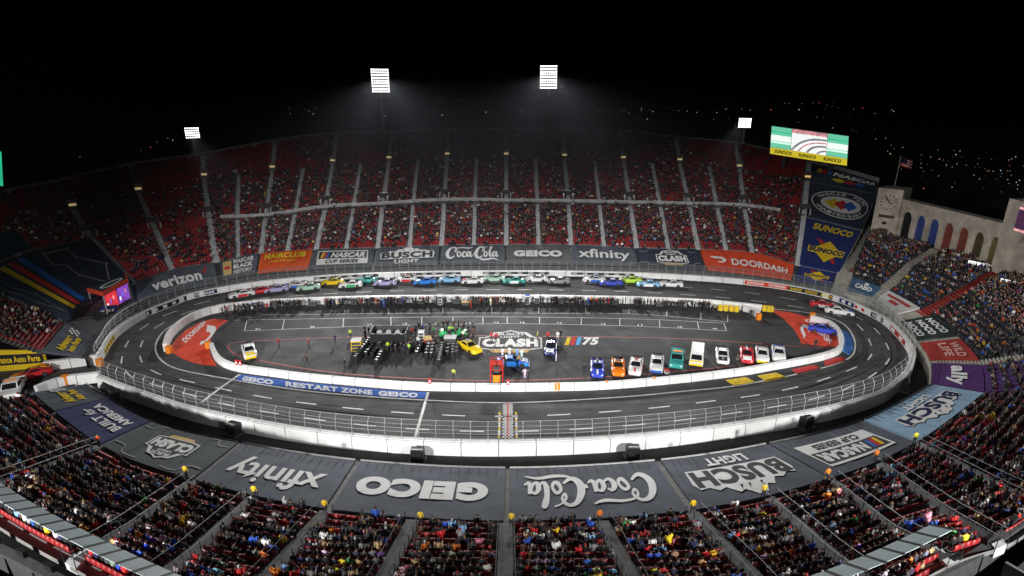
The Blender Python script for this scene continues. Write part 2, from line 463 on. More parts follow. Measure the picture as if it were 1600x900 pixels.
# ------------------------------------------------------------------ painted markings
Z1, Z2, Z3 = .008, .016, .024
mk = MB()
strip(mk, P_AP, -.1, .14, Z1, M_LINE)
line_ap = structure(mk.build('apron_line'))
mk = MB()
for fr in (1/3, 2/3):
    t = 1.0
    pts = []
    for i in range(N + 1): pts.append(RO[i]*(1-fr) + RI[i]*fr)
    lane = Path(np.array(pts)); k = 0
    while t < lane.L - 4:
        strip(mk, lane, -.11, .11, Z1, M_LINE, t, t + 2.9, .75); t += 6.6
structure(mk.build('lane_dashes'))
M_RUB = mat('rubber_marks', (.02, .02, .021), .75, .3, .4)
mk = MB(); rt = random.Random(3)
for k in range(70):
    fr = rt.choice((.2, .3, .45, .52, .6, .75, .82))+rt.uniform(-.06, .06); lane = Path(np.array([RO[i]*(1-fr)+RI[i]*fr for i in range(N+1)])); s0 = rt.uniform(0, lane.L-40); L_ = rt.uniform(10, 38); off = rt.uniform(-.8, .8); dr_ = rt.uniform(-.03, .03)
    n_ = int(L_/1.2); prev = None; w_ = rt.uniform(.08, .2)
    for i in range(n_+1):
        t = s0+L_*i/n_; p = lane.at(t); d = lane.tan(t); o_ = off+dr_*L_*(i/n_-.5); ww = w_*math.sin(math.pi*(i+.3)/(n_+.6)); a = (p[0]-d[1]*(o_-ww), p[1]+d[0]*(o_-ww), .004); b = (p[0]-d[1]*(o_+ww), p[1]+d[0]*(o_+ww), .004)
        if prev: mk.poly([prev[0], a, b, prev[1]], M_RUB)
        prev = (a, b)
for k in range(26):
    x, y = rt.uniform(860, 1230), rt.uniform(500, 525); pts = [(x, y), (x+rt.uniform(20, 50), y+rt.uniform(-6, 8)), (x+rt.uniform(60, 110), y+rt.uniform(-14, 24))]
    p_ = Path(catmull([un(a, b, 0) for a, b in pts], 6)); strip(mk, p_, -.07, .07, .004, M_RUB)
o = mk.build('tyre_marks'); o['kind'] = 'stuff'
def painted(name, polys, z=Z2):
    mb = MB()
    for pts, m in polys: mb.poly([un(x, y, z) for x, y in pts], m)
    o = mb.build(name); o['kind'] = 'structure'; return o
def pline(mb, pts, wd, m, z=Z1):
    p = Path(catmull([un(x, y, 0) for x, y in pts], 6)); strip(mb, p, -wd/2, wd/2, z, m)
# orange-red corner panels
dl = painted('painted_corner_panel', [([(267,541),(277,527),(290,516),(310,505),(332,498),(357,500),(342,511),(333,521),(325,540),(330,558),(339,572),(322,571),(303,567),(286,561),(272,553)], M_DOOR)], Z1)
dr = painted('painted_corner_panel', [([(1204,484),(1235,488),(1262,495),(1290,507),(1303,517),(1312,530),(1312,542),(1285,541),(1252,537),(1248,527),(1240,514),(1226,500)], M_DOOR)], Z1)
mb = MB()
f1 = pixquad(Z2, (293,556), (281,534), (330,497), (342,519))     # tall slanted panel, left
put_text(mb, 'DOORDASH', pixquad(Z2, (290,536), (322,505), (318,501), (284,530)), (0, 0, 1, 1), M_WPRINT, 0, .03)
def dash_logo(mb, f, box, m, lift=0.0):
    put_poly(mb, [(0,.95),(.62,.95),(.82,.85),(.95,.65),(1,.45),(.95,.25),(.84,.12),(.66,.04),(.5,.04),(.4,.22),(.62,.22),(.74,.3),(.78,.45),(.72,.58),(.6,.64),(.25,.64)], f, box, m, lift)
dash_logo(mb, pixquad(Z2, (303,540), (318,540), (345,510), (325,506)), (0, 0, 1, 1), M_WPRINT)
dash_logo(mb, pixquad(Z2, (1270,529), (1262,505), (1247,509), (1256,529)), (0, 0, 1, 1), M_WPRINT)
put_text(mb, 'DOORDASH', pixquad(Z2, (1257,500), (1296,538), (1300,530), (1268,497)), (0, 0, 1, 1), M_WPRINT, 0, .03)
structure(mb.build('painted_corner_lettering'))
# blue strip with white words along the pit wall
rz = [(368,594),(375,585),(430,592),(520,602),(600,609),(667,613),(665,622.5),(600,619.5),(520,612),(430,602.5)]
painted('restart_zone_strip', [(rz, M_RZBLUE)], Z2)
def rzmap(u, v, lift=0):
    lo = catmull([(368,594.5),(430,603),(520,613),(600,620),(665,623)], 8); hi = catmull([(375,585.5),(430,592.5),(520,602.5),(600,609.5),(667,613)], 8)
    n = len(lo)-1; x = u*n; i = min(max(int(x), 0), n-1); t = x-i
    a = lo[i]*(1-t)+lo[i+1]*t; b = hi[i]*(1-t)+hi[i+1]*t; p = a*(1-v)+b*v
    return un(p[0], p[1], Z3+lift)
mb = MB()
put_text(mb, 'GEICO', rzmap, (.05, .14, .24, .86), M_WPRINT, 0, .06)
put_text(mb, 'RESTART ZONE', rzmap, (.30, .14, .69, .86), M_WPRINT, 0, .045)
put_text(mb, 'GEICO', rzmap, (.72, .14, .93, .86), M_WPRINT, 0, .06)
structure(mb.build('restart_zone_lettering'))
mk = MB()
pline(mk, [(375,585),(345,606),(315,629)], .35, M_LINE, Z3+.008)
pline(mk, [(669,613),(659,648),(648,686)], .35, M_LINE, Z3+.008)
structure(mk.build('restart_lines'))
# start and finish line
mk = MB()
c0, c1, c2, c3 = un(785,686,0), un(802,686,0), un(801,629,0), un(786,629,0)
q = quadmap(c0, c1, c2, c3)
for i in range(6):
    for j in range(26):
        m = M_WPRINT if (i+j) % 2 else M_KPRINT
        mk.poly([q(i/6, j/26, Z1), q((i+1)/6, j/26, Z1), q((i+1)/6, (j+1)/26, Z1), q(i/6, (j+1)/26, Z1)], m)
mk.poly([q(.44, 0, Z2), q(.56, 0, Z2), q(.56, 1, Z2), q(.44, 1, Z2)], M_RPRINT)
for k in range(10):
    for side in (-.42, 1.22):
        mk.poly([q(side, .02+k*.07, Z1), q(side+.2, .02+k*.07, Z1), q(side+.2, .08+k*.07, Z1), q(side, .08+k*.07, Z1)], M_LINE if k % 3 else M_YPRINT)
structure(mk.build('start_finish_line'))
# coloured apron at the right turn
painted('blue_apron_panel', [([(1313,514),(1322,519),(1331,530),(1333,544),(1327,555),(1316,549),(1319,540),(1319,527)], M_BLUPAINT)], Z1)
painted('red_apron_panel', [([(1287,564),(1314,557),(1323,563),(1290,573)], M_REDPAINT), ([(1236,577),(1272,570),(1283,576),(1246,585)], M_REDPAINT)], Z1)
painted('yellow_apron_panel', [([(1183,587),(1212,582),(1229,589),(1197,596)], M_YPAINT), ([(1133,594),(1165,589),(1181,597),(1148,603)], M_YPAINT)], Z1)
mk = MB()
for k in range(1, 5):
    pline(mk, [(1313+k*4, 514+k*2), (1319+k*3, 530), (1318+k*2.4, 550+k*.8)], .16, M_RZBLUE, Z2)
structure(mk.build('apron_stripes'))
# pit stalls
mk = MB(); PW = .12
pline(mk, [(410,492),(587,490),(720,489),(860,489.5),(1000,491),(1137,503)], .12, M_LINE)
pline(mk, [(386,500),(587,496.5),(720,495),(836,495.5),(1000,498.5),(1131,505)], .12, M_LINE)
pline(mk, [(382,517),(587,509),(720,506.5),(836,506),(1000,510),(1135,517)], .12, M_LINE)
top = catmull([(386,500),(587,496.5),(720,495),(836,495.5),(1000,498.5),(1131,505)], 20); bot = catmull([(382,517),(587,509),(720,506.5),(836,506),(1000,510),(1135,517)], 20)
for k in range(14):
    i = int(k/13*(len(top)-1)); a, b = top[i], bot[i]; pline(mk, [a, (a+b)/2, b], .12, M_LINE, Z2)
up0 = catmull([(365,503),(420,493),(587,483),(800,480),(1000,483),(1137,492)], 20); up1 = catmull([(352,504),(410,492),(587,490),(800,489),(1000,491),(1137,503)], 20)
for k in range(1, 15):
    i = int(k/14*(len(up0)-1)); a, b = up0[i], up1[i]; pline(mk, [a, (a+b)/2, b], .12, M_LINE, Z2)
structure(mk.build('pit_stall_lines'))
mb = MB()
for k in range(1, 14):
    i = int((k-.5)/13*(len(top)-1)); x, y = bot[i]; 
    put_text(mb, str(22 - k), pixquad(Z2, (x-3.5, y-.6), (x+3.5, y-.6), (x+3.5, y-3.4), (x-3.5, y-3.4)), (0, 0, 1, 1), M_WPRINT, 0, .02)
structure(mb.build('pit_stall_numbers'))
mk = MB()
pline(mk, [(1312,546),(1200,538),(1060,529),(900,526),(780,525),(620,525),(480,529),(380,534),(358,538),(358,545),(372,555),(420,566),(520,582),(640,591),(760,595),(860,593),(960,588),(1060,580),(1180,569),(1260,557),(1312,547)], .2, M_RLINE, Z1)
structure(mk.build('red_boundary_line'))
# painted emblem in the middle of the infield
cf = pixquad(0, (745,551), (848,551), (846,516), (750,516))
mb = MB()
def clash_logo(mb, f, box, dark, ink, gold, lift=0.0, sub_='BUSCH LIGHT'):
    u0, v0, u1, v1 = box; B = lambda a, b, c, d: (u0+(u1-u0)*a, v0+(v1-v0)*b, u0+(u1-u0)*c, v0+(v1-v0)*d)
    put_poly(mb, [(0,.18),(.18,.12),(.82,.12),(1,.18),(1,.66),(.9,.66),(.76,.9),(.62,.92),(.5,1),(.38,.92),(.24,.9),(.1,.66),(0,.66)], f, box, ink, lift)
    put_poly(mb, [(.03,.21),(.2,.155),(.8,.155),(.97,.21),(.97,.63),(.88,.63),(.74,.86),(.61,.88),(.5,.95),(.39,.88),(.26,.86),(.12,.63),(.03,.63)], f, box, dark, lift + .008)
    put_text(mb, 'CLASH', f, B(.06, .24, .94, .6), ink, lift + .016, .07)
    put_text(mb, sub_.split()[0], f, B(.3, .75, .7, .87), ink, lift + .016, .03)
    put_text(mb, sub_.split()[1], f, B(.34, .64, .66, .72), ink, lift + .016, .03)
    put_poly(mb, [(.18,.13),(.24,0),(.76,0),(.82,.13)], f, box, gold, lift + .008)
    put_poly(mb, [(.14,.66),(.24,.88),(.3,.88),(.2,.66)], f, box, ink, lift + .016); put_poly(mb, [(.8,.66),(.7,.88),(.76,.88),(.86,.66)], f, box, ink, lift + .016)
clash_logo(mb, cf, (0, 0, 1, 1), M_INF, M_WPRINT, M_GOLD, Z1)
structure(mb.build('infield_emblem'))
mb = MB(); f75 = pixquad(Z2, (882,539), (936,539), (936,527), (884,527))
for k, m in enumerate((M_YPRINT, M_RPRINT, mat('sky_print', (.1, .38, .75), .5, .08, .5))):
    put_poly(mb, [(.0+k*.16, 0), (.12+k*.16, 0), (.16+k*.16, 1), (.04+k*.16, 1)], f75, (0, 0, 1, 1), m, 0)
put_text(mb, '75', f75, (.5, 0, 1, 1), M_WPRINT, 0, .05, .2)
structure(mb.build('infield_number'))

# ------------------------------------------------------------------ stands
def ulen(fm, u0, u1, v, n=40):
    p = [fm(u0 + (u1-u0)*i/n, v) for i in range(n+1)]
    return sum(np.linalg.norm(p[i+1]-p[i]) for i in range(n))
def vsteps(fm, u, v0, v1, pitch):
    """v values of seat rows about pitch metres apart in plan, at station u"""
    n = 60; vs = np.linspace(v0, v1, n+1); p = [fm(u, v) for v in vs]
    d = np.concatenate([[0], np.cumsum([np.linalg.norm((p[i+1]-p[i])[:2]) for i in range(n)])])
    k = max(1, int(d[-1] / pitch)); return [float(np.interp(x, d, vs)) for x in np.linspace(0, d[-1], k+1)]
def terrace(fm, ua, ub, rows, nu, name, parent, m=M_CONC):
    """stepped concrete: tread and riser for every row"""
    V = []; Fc = []; us = np.linspace(ua, ub, nu+1)
    for j in range(len(rows)-1):
        for u in us:
            a = fm(u, rows[j]); b = fm(u, rows[j+1]); V += [(a[0], a[1], a[2]), (b[0], b[1], a[2]), (b[0], b[1], b[2])]
    n = nu + 1
    for j in range(len(rows)-1):
        for i in range(nu):
            o = (j*n+i)*3; p = o+3
            Fc += [(o, p, p+1, o+1), (o+1, p+1, p+2, o+2)]
    me = bpy.data.meshes.new(name); me.from_pydata(V, [], Fc); me.materials.append(m); me.update()
    return link(name, me, parent)
def skin_(fm, ua, ub, va, vb, nu, nv, name, parent, m, lift=0.0):
    mb = MB()
    for i in range(nu):
        for j in range(nv):
            a, b = ua+(ub-ua)*i/nu, ua+(ub-ua)*(i+1)/nu; c, d = va+(vb-va)*j/nv, va+(vb-va)*(j+1)/nv
            mb.poly([fm(a, c, lift), fm(b, c, lift), fm(b, d, lift), fm(a, d, lift)], m)
    return mb.build(name, parent)
def ring_wall(fm, ua, ub, v, nu, h0, h1, t, m, name, parent):
    """an upright wall along a ring from h0 below to h1 above it"""
    mb = MB(); prev = None
    for i in range(nu+1):
        u = ua + (ub-ua)*i/nu; p = fm(u, v); e = .02; d = fm(u+e if u < ub-e else u, v) - fm(u if u < ub-e else u-e, v)
        d[2] = 0; d /= np.linalg.norm(d)+1e-9; nx, ny = -d[1]*t, d[0]*t
        c = [(p[0], p[1], p[2]-h0), (p[0]+nx, p[1]+ny, p[2]-h0), (p[0]+nx, p[1]+ny, p[2]+h1), (p[0], p[1], p[2]+h1)]
        if prev:
            for k in range(4): mb.poly([prev[k], c[k], c[(k+1) % 4], prev[(k+1) % 4]], m)
        prev = c
    return mb.build(name, parent)
def stamp(template, xf, cols=None):
    """many copies of a small solid as one mesh; template = (V, F); xf rows: x y z angle scale"""
    V, Fs = template; V = np.asarray(V, float); n = len(xf); xf = np.asarray(xf, float)
    c, s = np.cos(xf[:, 3]), np.sin(xf[:, 3]); X = V[None, :, 0]*xf[:, 4:5]; Y = V[None, :, 1]*xf[:, 4:5]; Z = V[None, :, 2]*xf[:, 4:5]
    P = np.stack([X*c[:, None]-Y*s[:, None]+xf[:, 0:1], X*s[:, None]+Y*c[:, None]+xf[:, 1:2], Z+xf[:, 2:3]], 2).reshape(-1, 3)
    lens = np.array([len(f) for f in Fs]); flat_ = np.concatenate([np.array(f) for f in Fs])
    loops = (flat_[None, :] + (np.arange(n)*len(V))[:, None]).ravel(); tot = np.tile(lens, n)
    me = bpy.data.meshes.new('stamped'); me.vertices.add(len(P)); me.vertices.foreach_set('co', P.ravel())
    me.loops.add(len(loops)); me.loops.foreach_set('vertex_index', loops.astype(np.int32))
    me.polygons.add(len(tot)); st = np.concatenate([[0], np.cumsum(tot)[:-1]])
    me.polygons.foreach_set('loop_start', st.astype(np.int32))
    if cols is not None:
        at = me.attributes.new('Col', 'FLOAT_COLOR', 'FACE'); at.data.foreach_set('color', cols.astype(np.float32).ravel())
    me.update(); me.validate()
    return me
def boxVF(x0, x1, y0, y1, z0, z1, skip=()):
    V = [(x0,y0,z0),(x1,y0,z0),(x1,y1,z0),(x0,y1,z0),(x0,y0,z1),(x1,y0,z1),(x1,y1,z1),(x0,y1,z1)]
    Fq = {'b':(3,2,1,0), 't':(4,5,6,7), 'f':(0,1,5,4), 'r':(1,2,6,5), 'k':(2,3,7,6), 'l':(3,0,4,7)}
    return V, [f for k, f in Fq.items() if k not in skip]
def joinVF(*parts):
    V = []; Fs = []
    for v, f in parts: Fs += [tuple(i+len(V) for i in q) for q in f]; V += v
    return V, Fs
# a stadium chair, faces -y (towards the field): pan and back
SEAT = joinVF(boxVF(-.23, .23, -.02, .38, .36, .43, 'b'), boxVF(-.23, .23, .36, .44, .42, .80, 'b'))
SEATS = {}      # stand -> [(x,y,z,angle,row,u)]
def seat_rows(key, fm, ua, ub, rows, aisles, pitch=.56, gap=.75, rowno0=0, back=.42, skipf=None):
    """seat positions of all rows, leaving the aisles free"""
    L = SEATS.setdefault(key, [])
    for j in range(len(rows)-1):
        n = 160; us = np.linspace(ua, ub, n+1); P = np.array([fm(u, rows[j]) for u in us]); Q = np.array([fm(u, rows[j+1]) for u in us])
        dep = np.linalg.norm((Q-P)[:, :2], axis=1)
        M = P + (Q-P) * np.clip((dep-.5)/dep, 0, 1)[:, None]; M[:, 2] = P[:, 2]
        d = np.concatenate([[0], np.cumsum(np.linalg.norm(np.diff(M[:, :2], axis=0), axis=1))])
        ap = [(np.interp(a, us, M[:, 0]), np.interp(a, us, M[:, 1])) for a in aisles]
        k = int(d[-1]/pitch)
        for i in range(k):
            s = (i+.5)*pitch; x, y, z = [np.interp(s, d, M[:, c]) for c in range(3)]; u = np.interp(s, d, us)
            if any((x-a)**2+(y-b)**2 < gap*gap for a, b in ap): continue
            if skipf and skipf(u, rows[j]): continue
            t = (np.interp(s+.2, d, M[:, 0])-np.interp(s-.2, d, M[:, 0]), np.interp(s+.2, d, M[:, 1])-np.interp(s-.2, d, M[:, 1]))
            L.append((x, y, z, math.atan2(t[1], t[0]), j+rowno0, u))
def aisle(fm, u, v0, v1, wd, name, parent, m=M_STEP, rail=False):
    rows = vsteps(fm, u, v0, v1, .42); mb = MB(); e = .01; us = PFAR.shape[0]
    for a, b in zip(rows[:-1], rows[1:]):
        p, q = fm(u, a), fm(u, b); d = fm(u+e, a)-fm(u-e, a) if u > e else fm(u+e, a)-fm(u, a); d[2] = 0; d /= np.linalg.norm(d); d *= wd/2
        c = [p-d, p+d, q+d, q-d]; lo = [(x[0], x[1], p[2]-.5) for x in c]; hi = [(x[0], x[1], p[2]+.2) for x in c]
        mb.hexa(lo+hi, m)
    if rail:
        for sgn in (-1, 1):
            pts = []
            for a in np.linspace(v0, v1, 14):
                p = fm(u, a); d = fm(u+e, a)-fm(u-e, a); d[2] = 0; d /= np.linalg.norm(d); p = p + d*sgn*wd*.55; pts.append((p[0], p[1], p[2]+1.0))
                mb.tube([(p[0], p[1], p[2]-.2), (p[0], p[1], p[2]+1.0)], .03, M_RAIL, 4)
            mb.tube(pts, 0.03, M_RAIL, 4)
    return mb.build(name, parent)
NF, NP_, NN = len(FAR)-1, len(PERI)-1, len(NEAR)-1
# --- far stand
far = tag(empty('grandstand', (0, 75, 0)), 'long far grandstand of red seats rising from the grey banners to the dark rim', 'grandstand')
far.location = (0, 0, 0)
rowsC = vsteps(B_FAR, 10, 1, 2, .84); rowsD = vsteps(B_FAR, 10, 2, 3, .84); rowsE = vsteps(B_FAR, 10, 3, 4, .84)
for rr in (rowsC, rowsD, rowsE): terrace(B_FAR, 0, NF, rr, 150, 'terrace', far)
skin_(B_FAR, 0, NF, 0, 1, 120, 2, 'front_apron', far, M_DGREY)
ring_wall(B_FAR, 0, NF, 0, 120, 2.6, -.02, -.25, M_DGREY, 'front_wall', far)
ring_wall(B_FAR, 0, NF, 4, 120, 3, 1.1, .3, M_CONC, 'rim_parapet', far)
mb = MB()
AF = list(range(0, NF+1)); AFH = [5.5+i for i in range(9)]
ring_wall(B_FAR, 5.2, 14.6, 2.0, 90, .2, 1.15, .2, mat('pale_walkway_wall', (.5, .5, .51), .7, .3, .8), 'walkway_wall', far)
skin_(B_FAR, 5.2, 14.6, 1.93, 1.995, 90, 1, 'walkway', far, M_CONC, .45)
ring_wall(B_FAR, 6.0, 12, 3, 60, .2, .25, .18, M_CONC, 'upper_walkway_wall', far)
for a in range(1, NF): aisle(B_FAR, a, 1.02, 4, 1.15 if a != 5 else 1.6, 'aisle_steps', far)
for a in AFH: aisle(B_FAR, a, 1.02, 3, 1.0, 'aisle_steps', far)
def tarp_u(u, v): return (.93 < u < 2.98 and v < 2.0) or (1.15 < u < 2.25 and v < 2.65) or u > 15 or (1.915 < v < 2.0 and 5.2 < u < 14.6)
for lev, rr, r0 in ((1, rowsC, 0), (2, rowsD, 40), (3, rowsE, 80)):
    seat_rows('far', B_FAR, 0.05, 14.97, rr, AF + (AFH if lev < 3 else []), rowno0=r0, skipf=tarp_u)
# vomitories and lit signs along the aisles
def vomitory(fm, u, v, parent, wd=2.4):
    p = fm(u, v); q = fm(u, v+.12); d = (q-p); d[2] = 0; d /= np.linalg.norm(d); mb = MB()
    tx, ty = d[1], -d[0]
    for s in (-1, 1):
        mb.box((p[0]+tx*s*wd/2+d[0]*1.2, p[1]+ty*s*wd/2+d[1]*1.2, p[2]-.3), (.25, 3.2, 1.9), M_LGREY, (tx, ty))
    mb.box((p[0]+d[0]*2.8, p[1]+d[1]*2.8, p[2]-.3), (wd, .3, 2.6), M_BLACK, (tx, ty))
    mb.box((p[0]+d[0]*1.2, p[1]+d[1]*1.2, p[2]-.3), (wd-.3, 3.0, .45), M_BLACK, (tx, ty))
    return mb.build('vomitory', parent)
def lit_sign(fm, u, v, parent):
    p = fm(u, v); d = fm(u, v-.05)-p; d[2] = 0; d /= np.linalg.norm(d); mb = MB(); tx, ty = -d[1], d[0]
    mb.box((p[0], p[1], p[2]-.2), (1.9, .5, 2.5), M_CONC, (tx, ty))
    mb.box((p[0]+d[0]*.3, p[1]+d[1]*.3, p[2]+.9), (1.3, .12, .5), M_WARM, (tx, ty))
    return mb.build('lit_doorway', parent)
for a in range(3, NF):
    vomitory(B_FAR, a, 2.06, far); lit_sign(B_FAR, a, 3.05, far)
lit_sign(B_FAR, 15, 3.05, far)
# --- peristyle end stand
per = tag(empty('grandstand'), 'open seating end below the pale stone colonnade with stairways and mixed banners', 'grandstand')
rp1 = vsteps(B_PER, 3, 1, 2, .8); rp2 = vsteps(B_PER, 3, 2, 3, .8)
for rr in (rp1, rp2): terrace(B_PER, 0, NP_, rr, 70, 'terrace', per)
skin_(B_PER, 0, NP_, 0, 1, 60, 2, 'front_apron', per, M_STAIRC)
ring_wall(B_PER, 0, NP_, 0, 60, 2.6, -.02, -.25, M_STAIRC, 'front_wall', per)
for a, wd, m in ((.55, 3.2, M_STAIRC), (2.02, 2.4, M_STAIRC), (3.1, 2.6, M_DRED), (5.0, 2.2, M_STAIRC), (6.0-.02, 1.2, M_STAIRC)):
    aisle(B_PER, min(a, 5.97), .1 if m is M_STAIRC else .8, 3, wd, 'stairway', per, m)
for rr, r0 in ((rp1, 0), (rp2, 40)):
    seat_rows('peristyle', B_PER, .75, 5.95, rr, [2.02, 3.1, 5.0], gap=1.4, rowno0=r0)
# --- near stand
near = tag(empty('grandstand'), 'near grandstand of red seats below the camera behind the wide grey banners', 'grandstand')
rn1 = vsteps(B_NEA, 4, 1, 2, .84); rn2 = vsteps(B_NEA, 4, 2, 3, .84)
for rr in (rn1, rn2): terrace(B_NEA, 0, NN, rr, 130, 'terrace', near)
skin_(B_NEA, 0, NN, 0, 1, 110, 2, 'front_apron', near, M_CONC)
ring_wall(B_NEA, 0, NN, 0, 110, 2.6, -.02, -.25, M_BLACK, 'front_wall', near)
ANEAR = [1.0, 1.5, 2.0, 2.5, 3.0, 3.5, 4.0, 4.5, 5.0, 5.5, 6.0, 7.0]
for a in ANEAR: aisle(B_NEA, a, 1.02, 3, 1.05, 'aisle_steps', near, rail=True)
for rr, r0 in ((rn1, 0), (rn2, 40)):
    seat_rows('near', B_NEA, .05, NN-.05, rr, ANEAR, rowno0=r0, pitch=.5, gap=.72, skipf=lambda u, v: v > 2.72 and (u < 2.2 or u > 5.4))
for key, root in (('far', far), ('peristyle', per), ('near', near)):
    L = SEATS[key]
    me = stamp(SEAT, [(s[0], s[1], s[2], s[3], 1) for s in L]); me.materials.append(M_SEAT if key != 'peristyle' else M_DGREY)
    o = link('seats', me, root); o['kind'] = 'stuff'

# ------------------------------------------------------------------ outer wall with catch fence
def wall_segments(path, s0, s1, seg, h, t, m, parent, foot=0.0, name='barrier_block', gap=.09, side=1):
    n = max(1, round((s1-s0)/seg)); out_ = []
    for i in range(n):
        a = s0+(s1-s0)*i/n; b = s0+(s1-s0)*(i+1)/n-gap; mb = MB(); prev = None
        for k in range(3):
            u = a+(b-a)*k/2; p = path.at(u); d = path.tan(u); nx, ny = -d[1]*side, d[0]*side
            c = [(p[0], p[1], 0), (p[0], p[1], h), (p[0]+nx*t, p[1]+ny*t, h), (p[0]+nx*t, p[1]+ny*t, -foot)]
            if prev:
                for q in range(3): mb.poly([prev[q], c[q], c[q+1], prev[q+1]], m)
            else: mb.poly(c[::-1], m)
            prev = c
        mb.poly(prev, m); out_.append(mb.build(name, parent))
    return out_
tw = tag(empty('track_wall'), 'white crash wall all around the outside of the racing oval', 'wall')
wall_segments(P_WALL, 0, P_WALL.L, 4.2, 1.12, .75, M_WALL, tw, .6)
cf_ = tag(empty('catch_fence'), 'tall wire catch fence on steel posts standing on the white outer wall', 'fence')
mbp = MB(); mbp.tube([(0, 0, 0), (0, 0, 1.5), (0, -.1, 1.95), (0, -.42, 2.4)], .038, M_STEEL, 5)
post0 = None; t = .5
while t < P_WALL.L:
    p = P_WALL.at(t); d = P_WALL.tan(t); a = math.atan2(d[1], d[0])
    # travel is clockwise: the field lies to the right of the way, local -y
    x, y = p[0]-d[1]*.45, p[1]+d[0]*.45
    if post0 is None: o = post0 = mbp.build('post', cf_)
    else: o = post0.copy(); COL.objects.link(o)
    o.location = (x, y, 1.12); o.rotation_euler = (0, 0, a); t += 1.95
mb = MB()
for off, z, r in ((.45, 1.5, .02), (.45, 2.1, .02), (.45, 2.6, .02), (.36, 3.05, .02), (.06, 3.5, .03), (.45, 1.2, .035)):
    pts = []; n = 260
    for i in range(n+1):
        s = P_WALL.L*i/n; p = P_WALL.at(s); d = P_WALL.tan(s); pts.append((p[0]-d[1]*off, p[1]+d[0]*off, z))
    mb.tube(pts, r, M_STEEL, 4)
mb.build('cables', cf_)
mb = MB(); n = 1500
for i in range(n):
    s = P_WALL.L*(i+.5)/n; p = P_WALL.at(s); d = P_WALL.tan(s); q = lambda o_, z: (p[0]-d[1]*o_, p[1]+d[0]*o_, z)
    w_ = .007; dx, dy = d[0]*w_, d[1]*w_
    c = [q(.45, 1.15), q(.45, 2.65), q(.36, 3.05), q(.06, 3.5)]
    for a, b in zip(c[:-1], c[1:]): mb.poly([(a[0]-dx, a[1]-dy, a[2]), (a[0]+dx, a[1]+dy, a[2]), (b[0]+dx, b[1]+dy, b[2]), (b[0]-dx, b[1]-dy, b[2])], M_WIRE)
for z, o_ in [(1.3+.17*k, .45) for k in range(9)] + [(2.95, .4), (3.2, .28), (3.35, .18)]:
    for i in range(300):
        s, s2 = P_WALL.L*i/300, P_WALL.L*(i+1)/300; A, B = P_WALL.at(s), P_WALL.at(s2); da, db = P_WALL.tan(s), P_WALL.tan(s2)
        a = (A[0]-da[1]*o_, A[1]+da[0]*o_); b = (B[0]-db[1]*o_, B[1]+db[0]*o_)
        mb.poly([(a[0], a[1], z-.006), (b[0], b[1], z-.006), (b[0], b[1], z+.006), (a[0], a[1], z+.006)], M_WIRE)
o = mb.build('wire_mesh', cf_); o['kind'] = 'stuff'
# sign boards printed on the inside of the outer wall
def wall_map(x0, x1, z0=.22, z1=.98):
    """u runs along the wall foot between two points, v up its inner face"""
    s0, s1 = P_WALL.near(un(*x0, 0)), P_WALL.near(un(*x1, 0))
    def f(u, v, lift=0):
        s = s0+(s1-s0)*u; p = P_WALL.at(s); d = P_WALL.tan(s); L_ = lift+.03
        return np.array((p[0]+d[1]*L_, p[1]-d[0]*L_, z0+(z1-z0)*v))
    return f
def wall_sign(x0, x1, m, words, ink, n, label, z0=.14, z1=1.02, bold=.03, border=None):
    f = wall_map(x0, x1, z0, z1); mb = MB(); put_rect(mb, f, (0, 0, 1, 1), m, 0, 16)
    t = tag(mb.build('wall_sign'), label, 'sign', 'sign boards on the outer wall')
    for i in range(n):
        mb = MB()
        wd_ = words[i % len(words)] if words else None
        if wd_: put_text(mb, wd_, f, ((i+.12)/n, .2, (i+.88)/n, .8), ink, .012, bold)
        else: put_rect(mb, f, ((i+.12)/n, .2, (i+.55)/n, .8), ink, .012, 2)
        mb.build('lettering' if wd_ else 'printed_block', t)
wall_sign((1163,445), (1230,454), M_ORB, ['DOORDASH'], M_WPRINT, 2, 'orange red strip with white lettering on the far right of the outer wall')
wall_sign((1232,454), (1300,469.5), M_BLACK, ['SUNOCO'], M_YPRINT, 3, 'black strip with three yellow words on the outer wall at the right turn')
wall_sign((1304,471), (1331,481), M_SUNB, None, M_WPRINT, 3, 'navy strip with three white blocks on the outer wall at the right turn')
wall_sign((1334,482), (1357,493), M_WPRINT, None, M_RPRINT, 2, 'white strip with red marks on the outer wall at the right turn')
wall_sign((1359,494.5), (1378,506), M_BLACK, ['NOCO'], M_WPRINT, 1, 'black strip with one white word on the outer wall at the right turn')
wall_sign((1391,517), (1413,544), M_DRED, None, M_WPRINT, 2, 'dark red strip with white marks on the outer wall at the right end')
wall_sign((165,556), (182,529), M_YPRINT, None, M_KPRINT, 5, 'yellow strip with dark marks on the outer wall beside the left tunnel')
wall_sign((225,498), (297,468), M_BLACK, None, M_WPRINT, 5, 'black strip with white blocks on the outer wall at the left turn')
wall_sign((305,466), (342,457.5), M_NPRINT, ['75 YEARS'], M_WPRINT, 1, 'dark strip with white anniversary words on the outer wall at the left turn')
for a, b, k in (((491,440), (587,434.7), 'left of'), ((621,433.5), (720,431.5), 'below'), ((756,431.5), (858,431.5), 'right of')):
    wall_sign(a, b, M_BLACK, None, M_LGREY, 6, 'black strip with grey blocks on the outer wall ' + {'left of': 'below the framed series banner', 'below': 'below the mountain banner', 'right of': 'at the middle of the back straight'}[k], .45, .95)
wall_sign((891,432), (991,434), M_BLACK, None, M_LGREY, 6, 'black strip with grey blocks on the outer wall right of the middle of back straight', .45, .95)
